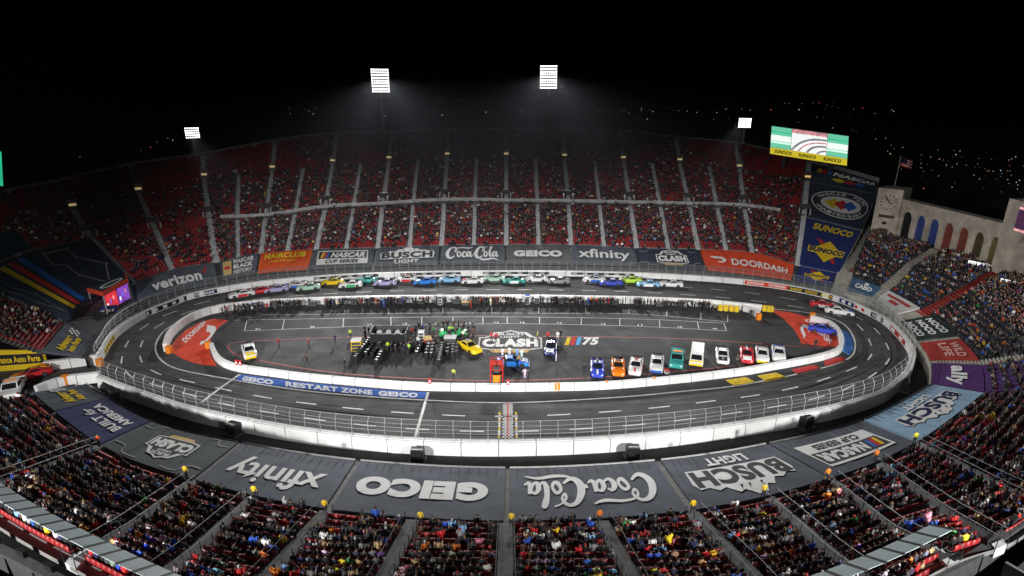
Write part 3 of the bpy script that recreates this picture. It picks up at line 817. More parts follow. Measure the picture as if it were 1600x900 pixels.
# inner pit wall
pw = tag(empty('pit_wall'), 'white barrier blocks of the pit wall along the back of the infield', 'wall')
wall_segments(P_INF, 0, P_INF.L, 3.4, 1.35, .6, M_WALL, pw, 0, side=1)
nw = tag(empty('pit_wall'), 'white barrier blocks along the front and right end of the infield', 'wall')
wall_segments(P_INN, 0, P_INN.L, 3.4, 1.0, .6, M_WALL, nw, 0, side=-1)
ew = tag(empty('pit_wall'), 'short white angled barrier with orange nose at the pit exit', 'wall')
P_E = Path(catmull([un(1160,486), un(1172,490), un(1182,497)], 4)); wall_segments(P_E, 0, P_E.L, 2.2, 1.1, .6, M_WALL, ew, 0)
def crash_nose(px, py, label, h=1.1, r=.5):
    p = un(px, py); mb = MB(); ring = [(p[0]+r*math.cos(a), p[1]+r*math.sin(a)) for a in np.linspace(0, 2*math.pi, 12, False)]
    for z0, z1 in ((0, .36), (.4, .74), (.78, h)):
        for i in range(12):
            a, b = ring[i], ring[(i+1) % 12]; mb.poly([(*a, z0), (*b, z0), (*b, z1), (*a, z1)], M_ORANGE)
        mb.poly([(*q, z1) for q in ring], M_ORANGE); mb.poly([(*q, z0) for q in ring[::-1]], M_ORANGE)
    tag(mb.build('crash_cushion'), label, 'crash cushion')
crash_nose(265, 551, 'orange crash cushion at the left end of the back pit wall')
crash_nose(1185, 499, 'orange crash cushion on the angled barrier at the pit exit')
crash_nose(1269, 498, 'orange crash cushion at the start of the right inner wall')
crash_nose(157, 571, 'orange crash cushion on the outer wall at the tunnel mouth')
crash_nose(326, 543, 'orange crash cushion at the end of the left front pit wall', 1, .5)
# the tunnel walls on the left
tl = tag(empty('tunnel_wall'), 'white barrier along the upper side of the left tunnel road', 'wall')
P_T1 = Path(catmull([un(70,580), un(110,575), un(154,569)], 5)); wall_segments(P_T1, 0, P_T1.L, 3, 1.4, .7, M_WALL, tl, .2)
t2 = tag(empty('tunnel_wall'), 'white barrier curving along the lower side of the left tunnel road', 'wall')
P_T2 = Path(catmull([un(56,616), un(80,606), un(108,598), un(135,595), un(160,592)], 5)); wall_segments(P_T2, 0, P_T2.L, 3, 1.25, .7, M_WALL, t2, .2, side=-1)
crash_nose(104, 600, 'orange crash cushion on the lower tunnel wall', 1.3, .5)
crash_nose(70, 582, 'orange crash cushion on the far end of the upper tunnel wall', 1.3, .5)

# ------------------------------------------------------------------ printed banners over the lower rows
def banner(fm, u0, u1, v0, v1, m, label, lift=.28, nu=14, nv=3, group='printed banners covering the lower rows'):
    """a sheet stretched over the seats, with its hem; returns the thing and a map of its face"""
    mb = MB(); G = [[fm(u0+(u1-u0)*i/nu, v0+(v1-v0)*j/nv, lift - ((.04*math.sin(math.pi*i/nu*6)**2 + .05*((i*7919+j*104729) % 13)/13) if 0 < j < nv else 0)) for j in range(nv+1)] for i in range(nu+1)]
    for i in range(nu):
        for j in range(nv): mb.poly([G[i][j], G[i+1][j], G[i+1][j+1], G[i][j+1]], m)
    edge = [G[i][0] for i in range(nu+1)] + [G[nu][j] for j in range(1, nv+1)] + [G[i][nv] for i in range(nu-1, -1, -1)] + [G[0][j] for j in range(nv-1, 0, -1)]
    for a, b in zip(edge, edge[1:]+edge[:1]): mb.poly([a, b, (b[0], b[1], b[2]-.25), (a[0], a[1], a[2]-.25)], m)
    o = mb.build('banner'); tag(o, label, 'banner', group)
    if fm is B_NEA:
        sm = MB(); k = 16
        for i in range(1, k):
            a = u0+(u1-u0)*(i+random.uniform(-.2, .2))/k; w_ = .0032*(u1-u0)/.95; b_ = a+random.uniform(-.012, .012)
            for v in range(4):
                va, vb = v0+.01+.05*v, v0+.01+.05*(v+1); p0, p1 = a+(b_-a)*v/4, a+(b_-a)*(v+1)/4; q = .6+.4*(v < 3)
                sm.poly([fm(p0-w_*q, va, lift+.03), fm(p0+w_*q, va, lift+.03), fm(p1+w_*q, vb, lift+.03), fm(p1-w_*q, vb, lift+.03)], M_KPRINT)
        sm.build('tie_straps', o)['kind'] = 'stuff'
        sm = MB(); sm.tube([tuple(fm(u0+(u1-u0)*i/nu, v0, lift+.08)) for i in range(nu+1)], .09, M_LGREY if u0 < 3.9 else M_GPRINT, 5); sm.build('edge_bar', o)
        sm = MB()
        for i in (1, 2, 3):
            a = u0+(u1-u0)*i/4
            for v in range(8): sm.poly([fm(a-.002, v0+(v1-v0)*v/8, lift+.012), fm(a+.002, v0+(v1-v0)*v/8, lift+.012), fm(a+.002, v0+(v1-v0)*(v+1)/8, lift+.012), fm(a-.002, v0+(v1-v0)*(v+1)/8, lift+.012)], m)
        sm.build('seams', o)['kind'] = 'stuff'
    return o, lambda a, b, l=0: fm(u0+(u1-u0)*a, v0+(v1-v0)*b, lift+.03+l)
def words(o, f, items, name='lettering'):
    for t, box, m, bold, *sh in items:
        mb = MB(); put_text(mb, t, f, box, m, .04, bold, sh[0] if sh else 0); mb.build(name, o)
def busch(o, f, box, ink, back, asp):
    """block word under a snowy ridge, small word below"""
    u0, v0, u1, v1 = box; B = lambda a, b, c, d: (u0+(u1-u0)*a, v0+(v1-v0)*b, u0+(u1-u0)*c, v0+(v1-v0)*d)
    mb = MB()
    ridge = [(0,.3),(1,.3),(1.02,.62),(.98,.74),(.9,.72),(.83,.8),(.76,.76),(.68,.9),(.62,.86),(.55,1),(.5,.95),(.46,.99),(.39,.84),(.33,.88),(.26,.74),(.18,.78),(.1,.7),(.02,.74),(-.02,.6)]
    put_poly(mb, ridge, f, box, back, .02)
    for x in (.4, .52, .6): put_poly(mb, [(x,.76),(x+.03,.76),(x+.05,.9),(x+.035,.84)], f, box, ink, .035)
    mb.build('mountain_emblem', o); mb = MB()
    put_text(mb, 'BUSCH', f, B(.015, .33, .985, .71), ink, .04, .05); mb.build('lettering', o); mb = MB()
    put_text(mb, 'LIGHT', f, B(.27, .02, .73, .24), back, .04, .04); mb.build('lettering', o)
def script_word(o, f, box, m, asp, wd=.055):
    """a flowing pen-written pair of words with long swashes"""
    mb = MB(); S = lambda pts, c=False, k=1: put_stroke(mb, pts, f, box, m, wd*k, .04, c, asp)
    # capital C with its looped head and long tail
    S([(.205,.72,.5),(.19,.84,.8),(.15,.92,.7),(.09,.86,1),(.04,.66,1.5),(.025,.42,1.7),(.06,.22,1.4),(.11,.2,.9),(.165,.34,.5)], k=1.15)
    S([(.205,.72,.4),(.175,.62,.7),(.165,.74,.6),(.2,.86,.5),(.3,.9,.7),(.42,.86,.8),(.5,.93,.3)])
    S([(.21,.48,.8),(.235,.3,1.2),(.265,.32,.9),(.275,.46,.7),(.25,.6,.9),(.22,.58,.8)], True)
    S([(.37,.54,.5),(.345,.6,.9),(.315,.5,1.3),(.315,.34,1.3),(.345,.26,.9),(.39,.36,.4)])
    S([(.45,.56,.7),(.42,.6,.8),(.395,.48,1.2),(.4,.32,1.2),(.425,.3,.7),(.455,.5,.7)]); S([(.465,.62,.8),(.455,.4,1.3),(.475,.28,.9),(.505,.36,.4)])
    S([(.515,.44,1.2),(.55,.46,1.2)])
    # second capital
    S([(.72,.74,.5),(.705,.88,.8),(.665,.94,.7),(.615,.86,1),(.575,.64,1.5),(.565,.4,1.7),(.595,.22,1.4),(.64,.2,.9),(.69,.34,.5)], k=1.15)
    S([(.72,.74,.4),(.695,.64,.7),(.69,.76,.6),(.73,.9,.4),(.78,.96,.3)])
    S([(.715,.48,.8),(.735,.3,1.2),(.765,.32,.9),(.775,.46,.7),(.755,.6,.9),(.73,.58,.8)], True)
    S([(.8,.4,.4),(.845,.78,.6),(.86,.96,.7),(.835,.9,1),(.82,.5,1.3),(.835,.28,1),(.87,.36,.4)])
    S([(.935,.56,.7),(.905,.6,.8),(.88,.48,1.2),(.885,.32,1.2),(.91,.3,.7),(.94,.5,.7)]); S([(.95,.62,.8),(.94,.4,1.3),(.955,.28,.9),(.985,.36,.4)])
    S([(.6,.2,.3),(.66,.1,.8),(.76,.08,1.1),(.88,.14,.9),(.98,.06,.3)])
    mb.build('script_lettering', o)
def series_logo(o, f, box, ink, dark, bars=True):
    u0, v0, u1, v1 = box; B = lambda a, b, c, d: (u0+(u1-u0)*a, v0+(v1-v0)*b, u0+(u1-u0)*c, v0+(v1-v0)*d)
    mb = MB(); put_poly(mb, [(.03,0),(1,0),(.97,1),(0,1)], f, box, ink, .02); put_poly(mb, [(.045,.42),(.965,.42),(.955,.92),(.035,.92)], f, box, dark, .03)
    mb.build('logo_panel', o); mb = MB()
    for k, m in enumerate((M_YPRINT, M_RPRINT, M_BPRINT)): put_poly(mb, [(.08+k*.055,.48),(.125+k*.055,.48),(.15+k*.055,.86),(.105+k*.055,.86)], f, box, m, .045)
    mb.build('colour_bars', o); mb = MB()
    put_text(mb, 'NASCAR', f, B(.28, .48, .93, .86), ink, .045, .06, .2); mb.build('lettering', o); mb = MB()
    put_text(mb, 'CUP SERIES', f, B(.2, .08, .82, .34), dark, .045, .05, .1); mb.build('lettering', o)
def clash_panel(o, f, box):
    mb = MB(); clash_logo(mb, f, box, M_KPRINT, M_WPRINT, M_GOLD, .02); mb.build('emblem', o)
    mb = MB()
    for xs in ([(.02,.8),(.14,.8),(.2,.95),(.36,.95)], [(.98,.8),(.86,.8),(.8,.95),(.64,.95)], [(.02,.2),(.12,.2),(.17,.06),(.25,.06)], [(.98,.2),(.88,.2),(.83,.06),(.75,.06)]):
        put_stroke(mb, xs, f, (0, 0, 1, 1), M_GPRINT, .012, .03, False, 3)
    mb.build('trim_lines', o)
# far row, left to right
o, f = banner(B_FAR, 3.0, 4.95, .05, 1, M_GBAN, 'grey banner with rounded white lower-case lettering on the left curve of far stand', nu=22)
words(o, f, [('verizon', (.2, .22, .82, .7), M_WPRINT, .04)])
mb = MB(); put_poly(mb, [(0,.5),(.25,.5),(.4,.25),(.8,1),(1,1),(.45,0),(.35,0)], f, (.84, .5, .91, .9), M_RPRINT, .04); mb.build('tick_mark', o)
o, f = banner(B_FAR, 5.08, 5.95, .1, 1, M_GBAN, 'small grey banner with an orange block and stacked white words in far row')
mb = MB(); put_rect(mb, f, (.06, .15, .3, .9), M_GOLD, .03); put_rect(mb, f, (.1, .45, .26, .62), M_RPRINT, .045); mb.build('emblem', o)
words(o, f, [('NASCAR', (.36, .68, .9, .92), M_WPRINT, .05), ('BLACK', (.36, .4, .9, .63), M_WPRINT, .06), ('HISTORY', (.36, .14, .9, .34), M_WPRINT, .03)])
o, f = banner(B_FAR, 6.0, 6.94, .1, 1, M_HAIR, 'bright orange banner with yellow lettering in the far row')
words(o, f, [('HAIRCLUB', (.1, .62, .9, .9), M_YPRINT, .05), ('JOIN THE CLUB', (.24, .4, .74, .54), M_YPRINT, .03), ('HAIR LOSS SOLUTIONS', (.1, .16, .9, .3), M_YPRINT, .03)][:2])
o, f = banner(B_FAR, 7.0, 7.96, .1, 1, M_GBAN, 'grey far banner with a white framed series logo with coloured bars'); series_logo(o, f, (.05, .14, .92, .88), M_WPRINT, M_KPRINT)
o, f = banner(B_FAR, 8.0, 8.96, .1, 1, M_GBAN, 'grey far banner with white mountain emblem and block lettering'); busch(o, f, (.08, .04, .92, .98), M_KPRINT, M_WPRINT, 3)
o, f = banner(B_FAR, 9.0, 9.97, .1, 1, M_GBAN, 'grey far banner with white flowing script at the middle of the far stand'); script_word(o, f, (.08, .1, .92, .92), M_WPRINT, 3.2)
o, f = banner(B_FAR, 10.0, 10.97, .1, 1, mat('mid_grey_banner_vinyl', (.13, .135, .14), .55, .1, .5), 'lighter grey far banner with heavy white capitals, right of the script banner'); words(o, f, [('GEICO', (.12, .32, .88, .66), M_WPRINT, .07)])
o, f = banner(B_FAR, 11.0, 11.97, .1, 1, M_GBAN, 'grey far banner with thin white lower-case lettering, left of the emblem banner'); words(o, f, [('xfinity', (.1, .18, .9, .8), M_WPRINT, .02)])
o, f = banner(B_FAR, 12.0, 12.97, .1, 1, M_NAVYB, 'navy far banner with a house-shaped white emblem beside the orange red one'); clash_panel(o, f, (.28, .05, .78, .95))
o, f = banner(B_FAR, 13.03, 14.93, .05, 1, M_ORB, 'long orange red banner with white capitals at the right of far row', nu=22)
words(o, f, [('DOORDASH', (.27, .3, .93, .6), M_WPRINT, .035)])
mb = MB(); dash_logo(mb, f, (.06, .36, .22, .68), M_WPRINT, .04); mb.build('emblem', o)
# the column of banners beside the peristyle steps
def sun_logo(o, f, box):
    mb = MB(); u0, v0, u1, v1 = box; B = lambda a, b, c, d: (u0+(u1-u0)*a, v0+(v1-v0)*b, u0+(u1-u0)*c, v0+(v1-v0)*d)
    put_poly(mb, [(.16,1),(.3,.95),(.86,.02),(.72,.06)], f, box, M_RPRINT, .02)
    put_poly(mb, [(.1,.5),(.5,.98),(.9,.5),(.5,.02)], f, box, M_YPRINT, .03); put_poly(mb, [(0,.62),(1,.66),(1,.36),(0,.36)], f, box, M_YPRINT, .032); mb.build('emblem', o)
    mb = MB(); put_text(mb, 'SUNOCO', f, B(.02, .4, .98, .62), M_NPRINT, .045, .06, .2); mb.build('lettering', o)
G2 = 'stacked banners beside the peristyle steps'
o, f = banner(B_FAR, 15.04, 15.92, .08, .97, M_SUNB, 'small blue banner with a yellow diamond, lowest of the stack beside the steps', group=G2); sun_logo(o, f, (.18, .1, .82, .9))
o, f = banner(B_FAR, 15.04, 15.96, 1.03, 1.98, M_SUNB, 'large blue banner with yellow words and a yellow diamond pierced by red', nu=10, nv=8, group=G2)
sun_logo(o, f, (.12, .12, .88, .6)); words(o, f, [('SUNOCO', (.14, .78, .86, .93), M_YPRINT, .05, .2)])
o, f = banner(B_FAR, 15.04, 15.98, 2.03, 2.97, M_NAVYB, 'dark banner with a white oval anniversary ring around three coloured diamonds', nu=10, nv=8, group=G2)
mb = MB(); E_ = [(.5+.44*math.cos(a), .5+.36*math.sin(a)) for a in np.linspace(0, 2*math.pi, 40, False)]
put_stroke(mb, E_, f, (0, 0, 1, 1), M_WPRINT, .012, .03, True, 1.2); put_poly(mb, [(.5+.31*math.cos(a), .5+.22*math.sin(a)) for a in np.linspace(0, 2*math.pi, 28, False)], f, (0, 0, 1, 1), M_WPRINT, .03)
for k, m in enumerate((M_YPRINT, M_RPRINT, M_BPRINT)): put_poly(mb, [(.24+k*.14,.5),(.38+k*.12,.64),(.5+k*.12,.5),(.38+k*.12,.36)], f, (0, 0, 1, 1), m, .045+.01*k)
mb.build('emblem', o)
def ring_text(o, f, t, cx, cy, rx, ry, a0, a1, h, m):
    mb = MB()
    for i, ch in enumerate(t):
        if ch == ' ': continue
        a = a0+(a1-a0)*(i+.5)/len(t); s = 1 if a1 < a0 else -1
        up = np.array((math.cos(a), math.sin(a)*ry/rx))*s; up /= np.linalg.norm(up); rt = np.array((up[1], -up[0])); c = np.array((cx+rx*math.cos(a), cy+ry*math.sin(a)))
        ww = abs(a1-a0)*rx/len(t)*.8
        V, T, _ = text_mesh(ch, .03); mb.mesh_([f(*(c+rt*(x-.5)*ww+up*(y-.5)*h), .04) for x, y in V], T, m)
    mb.build('lettering', o)
ring_text(o, f, 'NASCAR 75TH', .5, .5, .375, .29, math.pi*.88, math.pi*.12, .075, M_WPRINT); ring_text(o, f, 'ANNIVERSARY', .5, .5, .375, .29, math.pi*1.12, math.pi*1.88, .075, M_WPRINT)
o, f = banner(B_FAR, 15.04, 15.98, 3.03, 3.97, M_NAVYB, 'dim dark banner with slanted grey letters under the video board', nu=10, nv=6, group=G2)
words(o, f, [('NASCAR', (.3, .55, .95, .8), M_WPRINT, .05, .25)])
mb = MB()
for k, m in enumerate((M_YPRINT, M_RPRINT, M_BPRINT)): put_poly(mb, [(0,0),(.7,0),(1,1),(.3,1)], f, (.08+k*.07, .55, .16+k*.07, .8), m, .04); put_poly(mb, [(0,.5),(.5,1),(1,.5),(.5,0)], f, (.28+k*.16, .18, .5+k*.14, .45), m, .04+.01*k)
mb.build('colour_bars', o)
# peristyle end
G3 = 'small banners at the peristyle end'
o, f = banner(B_PER, 1.06, 1.96, .15, 1, mat('cabo_banner_vinyl', (.06, .12, .21), .5, .1, .5), 'dark blue banner with white capitals below the peristyle crowd', group=G3)
words(o, f, [('CABO', (.22, .3, .84, .66), M_WPRINT, .05), ('WABO', (.32, .1, .74, .22), M_WPRINT, .02)][:1]); mb = MB(); put_poly(mb, [(0,0),(1,0),(.75,.8),(.5,1),(.25,.8)], f, (.5, .7, .68, .92), M_WPRINT, .04); mb.build('emblem', o)
o, f = banner(B_PER, 2.15, 2.95, .2, 1.02, mat('white_banner_vinyl', (.55, .55, .55), .5, .1, .5), 'white banner with red lettering between two stairways at the peristyle end', group=G3)
words(o, f, [('CUP SERIES', (.12, .62, .9, .82), M_DRED, .03), ('RACING', (.3, .2, .72, .36), M_DRED, .03)][:0]); mb = MB(); put_rect(mb, f, (.12, .62, .88, .8), M_DRED, .03); put_rect(mb, f, (.35, .25, .65, .48), M_DRED, .03); mb.build('printed_marks', o)
o, f = banner(B_PER, 3.25, 4.0, .0, 1, M_DGRN, 'dark green banner with one white word printed three times', group=G3, nv=6)
for k in range(3): words(o, f, [('NOCO', (.14, .06+k*.32, .86, .27+k*.32), M_WPRINT, .05)])
o, f = banner(B_PER, 4.14, 4.93, .0, 1, M_DRED, 'dark red banner with pale sideways capitals right of the oval', group=G3, nv=6)
words(o, f, [('WILD', (.15, .62, .85, .82), mat('pink_print', (.75, .4, .36), .5, .05), .04), ('LIFE', (.15, .36, .85, .56), mat('pink_print'), .04)])
o, f = banner(B_PER, 5.1, 5.96, .0, 1, M_PURP, 'purple banner with big white lower-case letters right of the oval', group=G3, nv=6)
words(o, f, [('ally', (.1, .3, .86, .7), M_WPRINT, .05), ('do it right', (.2, .86, .8, .94), M_RPRINT, .02)][:1])
o, f = banner(B_PER, 5.1, 5.96, 1.02, 2, M_PURP, 'plain purple banner behind the lettered purple banner', group=G3, nv=6)
# near row, seen from behind; listed in their own reading order
G4 = 'wide banners in front of the near stand'
o, f = banner(B_NEA, .04, .98, .03, 1, M_LBLUE, 'pale blue near banner with navy block lettering and white mountain', group=G4, nu=16, nv=6); busch(o, f, (.14, .16, .86, .9), M_NPRINT, M_WPRINT, 2.5)
o, f = banner(B_NEA, 1.02, 1.98, .03, 1, M_GBAN, 'grey near banner with a white framed series logo with coloured bars', group=G4, nu=16, nv=6); series_logo(o, f, (.12, .26, .9, .84), M_WPRINT, M_KPRINT)
o, f = banner(B_NEA, 2.02, 2.97, .03, 1, M_GBAN, 'grey near banner with dark block lettering on white and a white mountain', group=G4, nu=16, nv=6); busch(o, f, (.1, .1, .9, .96), M_KPRINT, M_WPRINT, 2.5)
o, f = banner(B_NEA, 3.02, 3.985, .03, 1, M_GBAN, 'grey near banner with white flowing script right of the centre seam', group=G4, nu=18, nv=6); script_word(o, f, (.1, .18, .92, .84), M_WPRINT, 3.2, .05)
o, f = banner(B_NEA, 4.015, 4.98, .03, 1, M_GBAN, 'grey near banner with heavy white capitals left of the centre seam', group=G4, nu=18, nv=6); words(o, f, [('GEICO', (.1, .36, .93, .72), M_WPRINT, .075)])
o, f = banner(B_NEA, 5.02, 5.98, .03, 1, M_GBAN, 'grey near banner with thin white lower-case lettering', group=G4, nu=16, nv=6); words(o, f, [('xfinity', (.12, .3, .88, .84), M_WPRINT, .02)])
o, f = banner(B_NEA, 6.02, 6.98, .03, 1, mat('slate_banner_vinyl', (.085, .1, .105), .55, .12, .5), 'slate near banner with a house-shaped white emblem and gold strip', group=G4, nu=16, nv=6); clash_panel(o, f, (.26, .2, .74, .84))
o, f = banner(B_NEA, 7.02, 7.54, .03, 1, M_BLUPUR, 'slate blue near banner with white words on the left', group=G4, nu=12, nv=6); words(o, f, [('BUILT', (.1, .5, .6, .68), M_WPRINT, .04), ('for', (.66, .5, .86, .68), M_WPRINT, .02, .3), ('AMERICA', (.1, .26, .9, .44), M_WPRINT, .04)])
def advance(o, f, box):
    u0, v0, u1, v1 = box; B = lambda a, b, c, d: (u0+(u1-u0)*a, v0+(v1-v0)*b, u0+(u1-u0)*c, v0+(v1-v0)*d)
    mb = MB(); put_text(mb, 'Advance', f, B(0, .5, .72, 1), M_YPRINT, .04, .05, .2); mb.build('lettering', o); mb = MB(); put_text(mb, 'Auto Parts', f, B(0, 0, .76, .42), M_YPRINT, .04, .05, .2); mb.build('lettering', o); mb = MB()
    for i in range(4):
        for j in range(4):
            if (i+j) % 2 == 0: put_poly(mb, [(0,0),(1,0),(1.1,1),(.1,1)], f, B(.8+i*.06, .3+j*.18, .86+i*.06, .48+j*.18), M_WPRINT, .04)
    mb.build('checked_flag', o)
o, f = banner(B_NEA, 7.56, 7.98, .03, 1, M_GBAN, 'grey near banner with yellow words and a checked flag below the tunnel road', group=G4, nu=12, nv=6); advance(o, f, (.12, .34, .88, .72))
# west end
G5 = 'covers and banners at the west end'
o, f = banner(B_FAR, .05, .95, .1, 1, M_GBAN, 'grey banner with yellow words and a checked flag above the tunnel wall', group=G5, nu=10, nv=6); advance(o, f, (.15, .25, .9, .75))
def tarp(u0, u1, v0, v1, label, m=M_NAVYB):
    return banner(B_FAR, u0, u1, v0, v1, m, label, .75, 10, 8, G5)
o, f = tarp(2.05, 2.95, 1.0, 1.95, 'dark seat cover with a dim outlined shape above the stage, right of the stripes')
CH = [(.2,.9),(.55,.9),(.55,.7),(.85,.45),(.6,.12),(.45,.25),(.3,.4),(.3,.6),(.15,.7)]
mb = MB(); put_stroke(mb, [q for p in CH for q in (p, p)], f, (0, 0, 1, 1), M_GPRINT, .012, .03, True, 1); mb.build('outline_print', o)
o, f = tarp(1.35, 2.03, 1.0, 1.95, 'dark seat cover with yellow, red and blue slanting stripes at west end')
for k, m in enumerate((M_YPRINT, M_RPRINT, M_BPRINT)):
    mb = MB(); put_rect(mb, f, (.1+k*.3, .04, .3+k*.3, .96), m, .03, 3); mb.build('stripe', o)
o, f = tarp(.95, 1.33, 1.0, 1.9, 'dark seat cover with a dim outlined shape left of the coloured stripes')
mb = MB(); put_stroke(mb, [q for p in CH for q in (p, p)], f, (0, 0, 1, 1), M_GPRINT, .012, .03, True, 1); mb.build('outline_print', o)
o, f = tarp(1.2, 2.2, 2.02, 2.6, 'black seat cover with faint small writing lines high on the west end')
mb = MB()
for k in range(4): put_rect(mb, f, (.15, .2+k*.17, .5+.1*(k % 2), .24+k*.17), M_GPRINT, .03, 4)
mb.build('printed_lines', o)
# yellow and black hanging at the tunnel mouth
mb = MB(); a, b = un(-30, 583, 0), un(72, 574, 0)
up = lambda p, z: (p[0], p[1], z); th_ = np.array((.15, .3, 0))
mb.hexa([up(a, 0), up(b, 0), up(b+th_, 0), up(a+th_, 0), up(a, 3.6), up(b, 2.7), up(b+th_, 2.7), up(a+th_, 3.6)], M_YPRINT)
o = tag(mb.build('banner'), 'yellow hanging with a black lettered band at the left tunnel mouth', 'banner')
f = quadmap(up(a, .9), up(b, .8), up(b, 2.3), up(a, 2.7))
mb = MB(); put_rect(mb, f, (0, 0, 1, 1), M_BLACK, .03, 4); mb.build('band', o); mb = MB(); put_text(mb, 'Advance Auto Parts', f, (.2, .2, .95, .82), M_YPRINT, .06, .04); mb.build('lettering', o)

# ------------------------------------------------------------------ floodlight towers
def floodlight(foot, head_z, w_, h_, cols, rows, label, power, aim_list, size=R(31), blend=1.0):
    aim = aim_list[len(aim_list)//2]
    root = tag(empty('floodlight_tower'), label, 'floodlight', 'floodlight towers round the bowl'); x, y, z = foot
    mb = MB(); mb.tube([(x, y, z-6), (x, y, head_z-h_/2)], .55, M_STEEL, 10, .4); mb.build('pole', root)
    d = np.array((aim[0]-x, aim[1]-y)); d /= np.linalg.norm(d); tx, ty = -d[1], d[0]
    mb = MB(); mb.box((x, y, head_z-h_/2), (w_, .5, .3), M_DGREY, (tx, ty))
    for i in range(cols+1): 
        u = -w_/2+w_*i/cols; mb.box((x+tx*u, y+ty*u, head_z-h_/2), (.1, .4, h_), M_DGREY, (tx, ty))
    for j in range(rows): mb.box((x, y, head_z-h_/2+h_*j/rows), (w_, .38, .12), M_DGREY, (tx, ty))
    mb.build('head_frame', root); mb = MB()
    for i in range(cols):
        for j in range(rows):
            u = -w_/2+w_*(i+.5)/cols; zz = head_z-h_/2+h_*(j+.5)/rows; c = (x+tx*u+d[0]*.35, y+ty*u+d[1]*.35, zz); r = min(w_/cols, h_/rows)*.31
            P = [(c[0]+tx*r*math.cos(a), c[1]+ty*r*math.cos(a), c[2]+r*math.sin(a)) for a in np.linspace(0, 2*math.pi, 8, False)]
            Q = [(p[0]-d[0]*.3, p[1]-d[1]*.3, p[2]) for p in P]; mb.poly(P[::-1], M_LAMP)
            for k in range(8): mb.poly([P[k], P[(k+1) % 8], Q[(k+1) % 8], Q[k]], M_DGREY)
    o = mb.build('lamp_grid', root); o['kind'] = 'stuff'
    for k, q in enumerate(aim_list):
        L = bpy.data.lights.new('flood', 'SPOT'); fac, cone = (q[3], q[4]) if len(q) > 3 else (1, size); q = q[:3]; L.energy = power*fac; L.spot_size = cone; L.spot_blend = blend; L.shadow_soft_size = 1.0; L.color = (1, .985, .96)
        s = bpy.data.objects.new('flood', L); COL.objects.link(s); s.parent = root; s.location = (x+d[0]*1.5+tx*(k-1)*1.2, y+d[1]*1.5+ty*(k-1)*1.2, head_z)
        s.rotation_euler = (Vector(q)-Vector(s.location)).to_track_quat('-Z', 'Y').to_euler()
    return root
def tower_at(px, ytop, ybot, dist):
    p = at_dist(px, (ytop+ybot)/2, dist); return p
p = tower_at(594, 107, 145, 212); floodlight((p[0], p[1], 26), p[2], 6.0, 7.8, 8, 9, 'tall floodlight tower behind the far rim, left of the middle', FLOOD_POWER*1.45, [(-48, -6, 0), (-8, -12, 0), (34, -12, 0)])
p = tower_at(857, 102, 139, 212); floodlight((p[0], p[1], 26), p[2], 6.0, 7.8, 8, 9, 'tall floodlight tower behind the far rim, near the middle', FLOOD_POWER*1.45, [(-34, -12, 0), (10, -12, 0), (48, -6, 0)])
p = tower_at(300, 199, 216, 190); floodlight((p[0], p[1], 16), p[2], 3.7, 3.1, 7, 5, 'squat bright floodlight on a pole at the left of the far rim', FLOOD_POWER*.5, [(-10, -20, 0)], R(20))
p = tower_at(1164, 184, 200, 195); floodlight((p[0], p[1], 18), p[2], 3.7, 3.0, 7, 5, 'squat bright floodlight on a pole left of the video board', FLOOD_POWER*.5, [(10, -20, 0)], R(20))
for x in (-62, 62):
    floodlight((x, -112, 8), 47, 6.8, 8.6, 8, 9, 'floodlight tower behind the near rim, ' + ('west' if x < 0 else 'east') + ' of the camera', FLOOD_POWER*1.75, [(x*.85, 3, 0), (x*.74, -15, 0, .45, R(22)), (x*.25, 6, 0), (-x*.2, 7, 0)] + ([(82, 36, 12, .75, R(18)), (83, 16, 12, .7, R(17))] if x < 0 else [(-84, 16, 5, .18, R(13))]))

# ------------------------------------------------------------------ video boards
def screen_mat(name, cols):
    return mat(name, cols, .4, 0, emit=1.0)
S_GRN = mat('screen_green', (.16, .62, .40), .4, 0, emit=.9); S_WHT = mat('screen_white', (.9, .95, .92), .4, 0, emit=1.0)
S_YEL = mat('screen_yellow', (.62, .50, .02), .4, 0, emit=.9); S_PNK = mat('screen_pink', (.75, .35, .38), .4, .5, 1.2, emit=.8)
S_GRY = mat('screen_grey', (.30, .28, .32), .4, .4, 1, emit=.8); S_KEY = mat('screen_dark', (.03, .03, .0), .5, 0, emit=.3)
S_BLU = mat('screen_blue', (.12, .16, .75), .4, .5, 1, emit=.8); S_PUR = mat('screen_purple', (.3, .08, .6), .4, .5, 1, emit=.8); S_RED = mat('screen_red', (.75, .04, .06), .4, .4, 1, emit=.8)
S_GRND = mat('screen_deep_green', (.02, .52, .28), .4, .1, .3, emit=.9)
vb = tag(empty('video_board'), 'wide bright video board with green ends and a yellow strip above the dark banners', 'video board')
D0 = 176
a, b, c, d_ = at_dist(1203, 240, D0), at_dist(1323, 259, D0), at_dist(1326, 213, D0), at_dist(1206, 197, D0)
f = quadmap(a, b, c, d_); nrm = f(0, 0, 1) - f(0, 0, 0)
mb = MB()
bk = [f(-.01, -.03, -.1), f(1.01, -.03, -.1), f(1.01, -.03, -1.6), f(-.01, -.03, -1.6), f(-.01, 1.03, -.1), f(1.01, 1.03, -.1), f(1.01, 1.03, -1.6), f(-.01, 1.03, -1.6)]
mb.hexa(bk, M_BLACK); mb.build('cabinet', vb)
def spanel(name, box, m, parent=vb, fm=None, lift=.0, n=1):
    mb = MB(); put_rect(mb, fm or f, box, m, lift, n); return mb.build(name, parent)
for u0, u1 in ((0, .27), (.74, 1)):
    spanel('screen_panel', (u0, .24, u1, 1), S_GRN)
    for v0, v1, m in ((.5, .7, S_WHT), (.42, .47, S_WHT), (.8, .84, S_GRND)): spanel('screen_panel', (u0, v0, u1, v1), m, lift=.05)
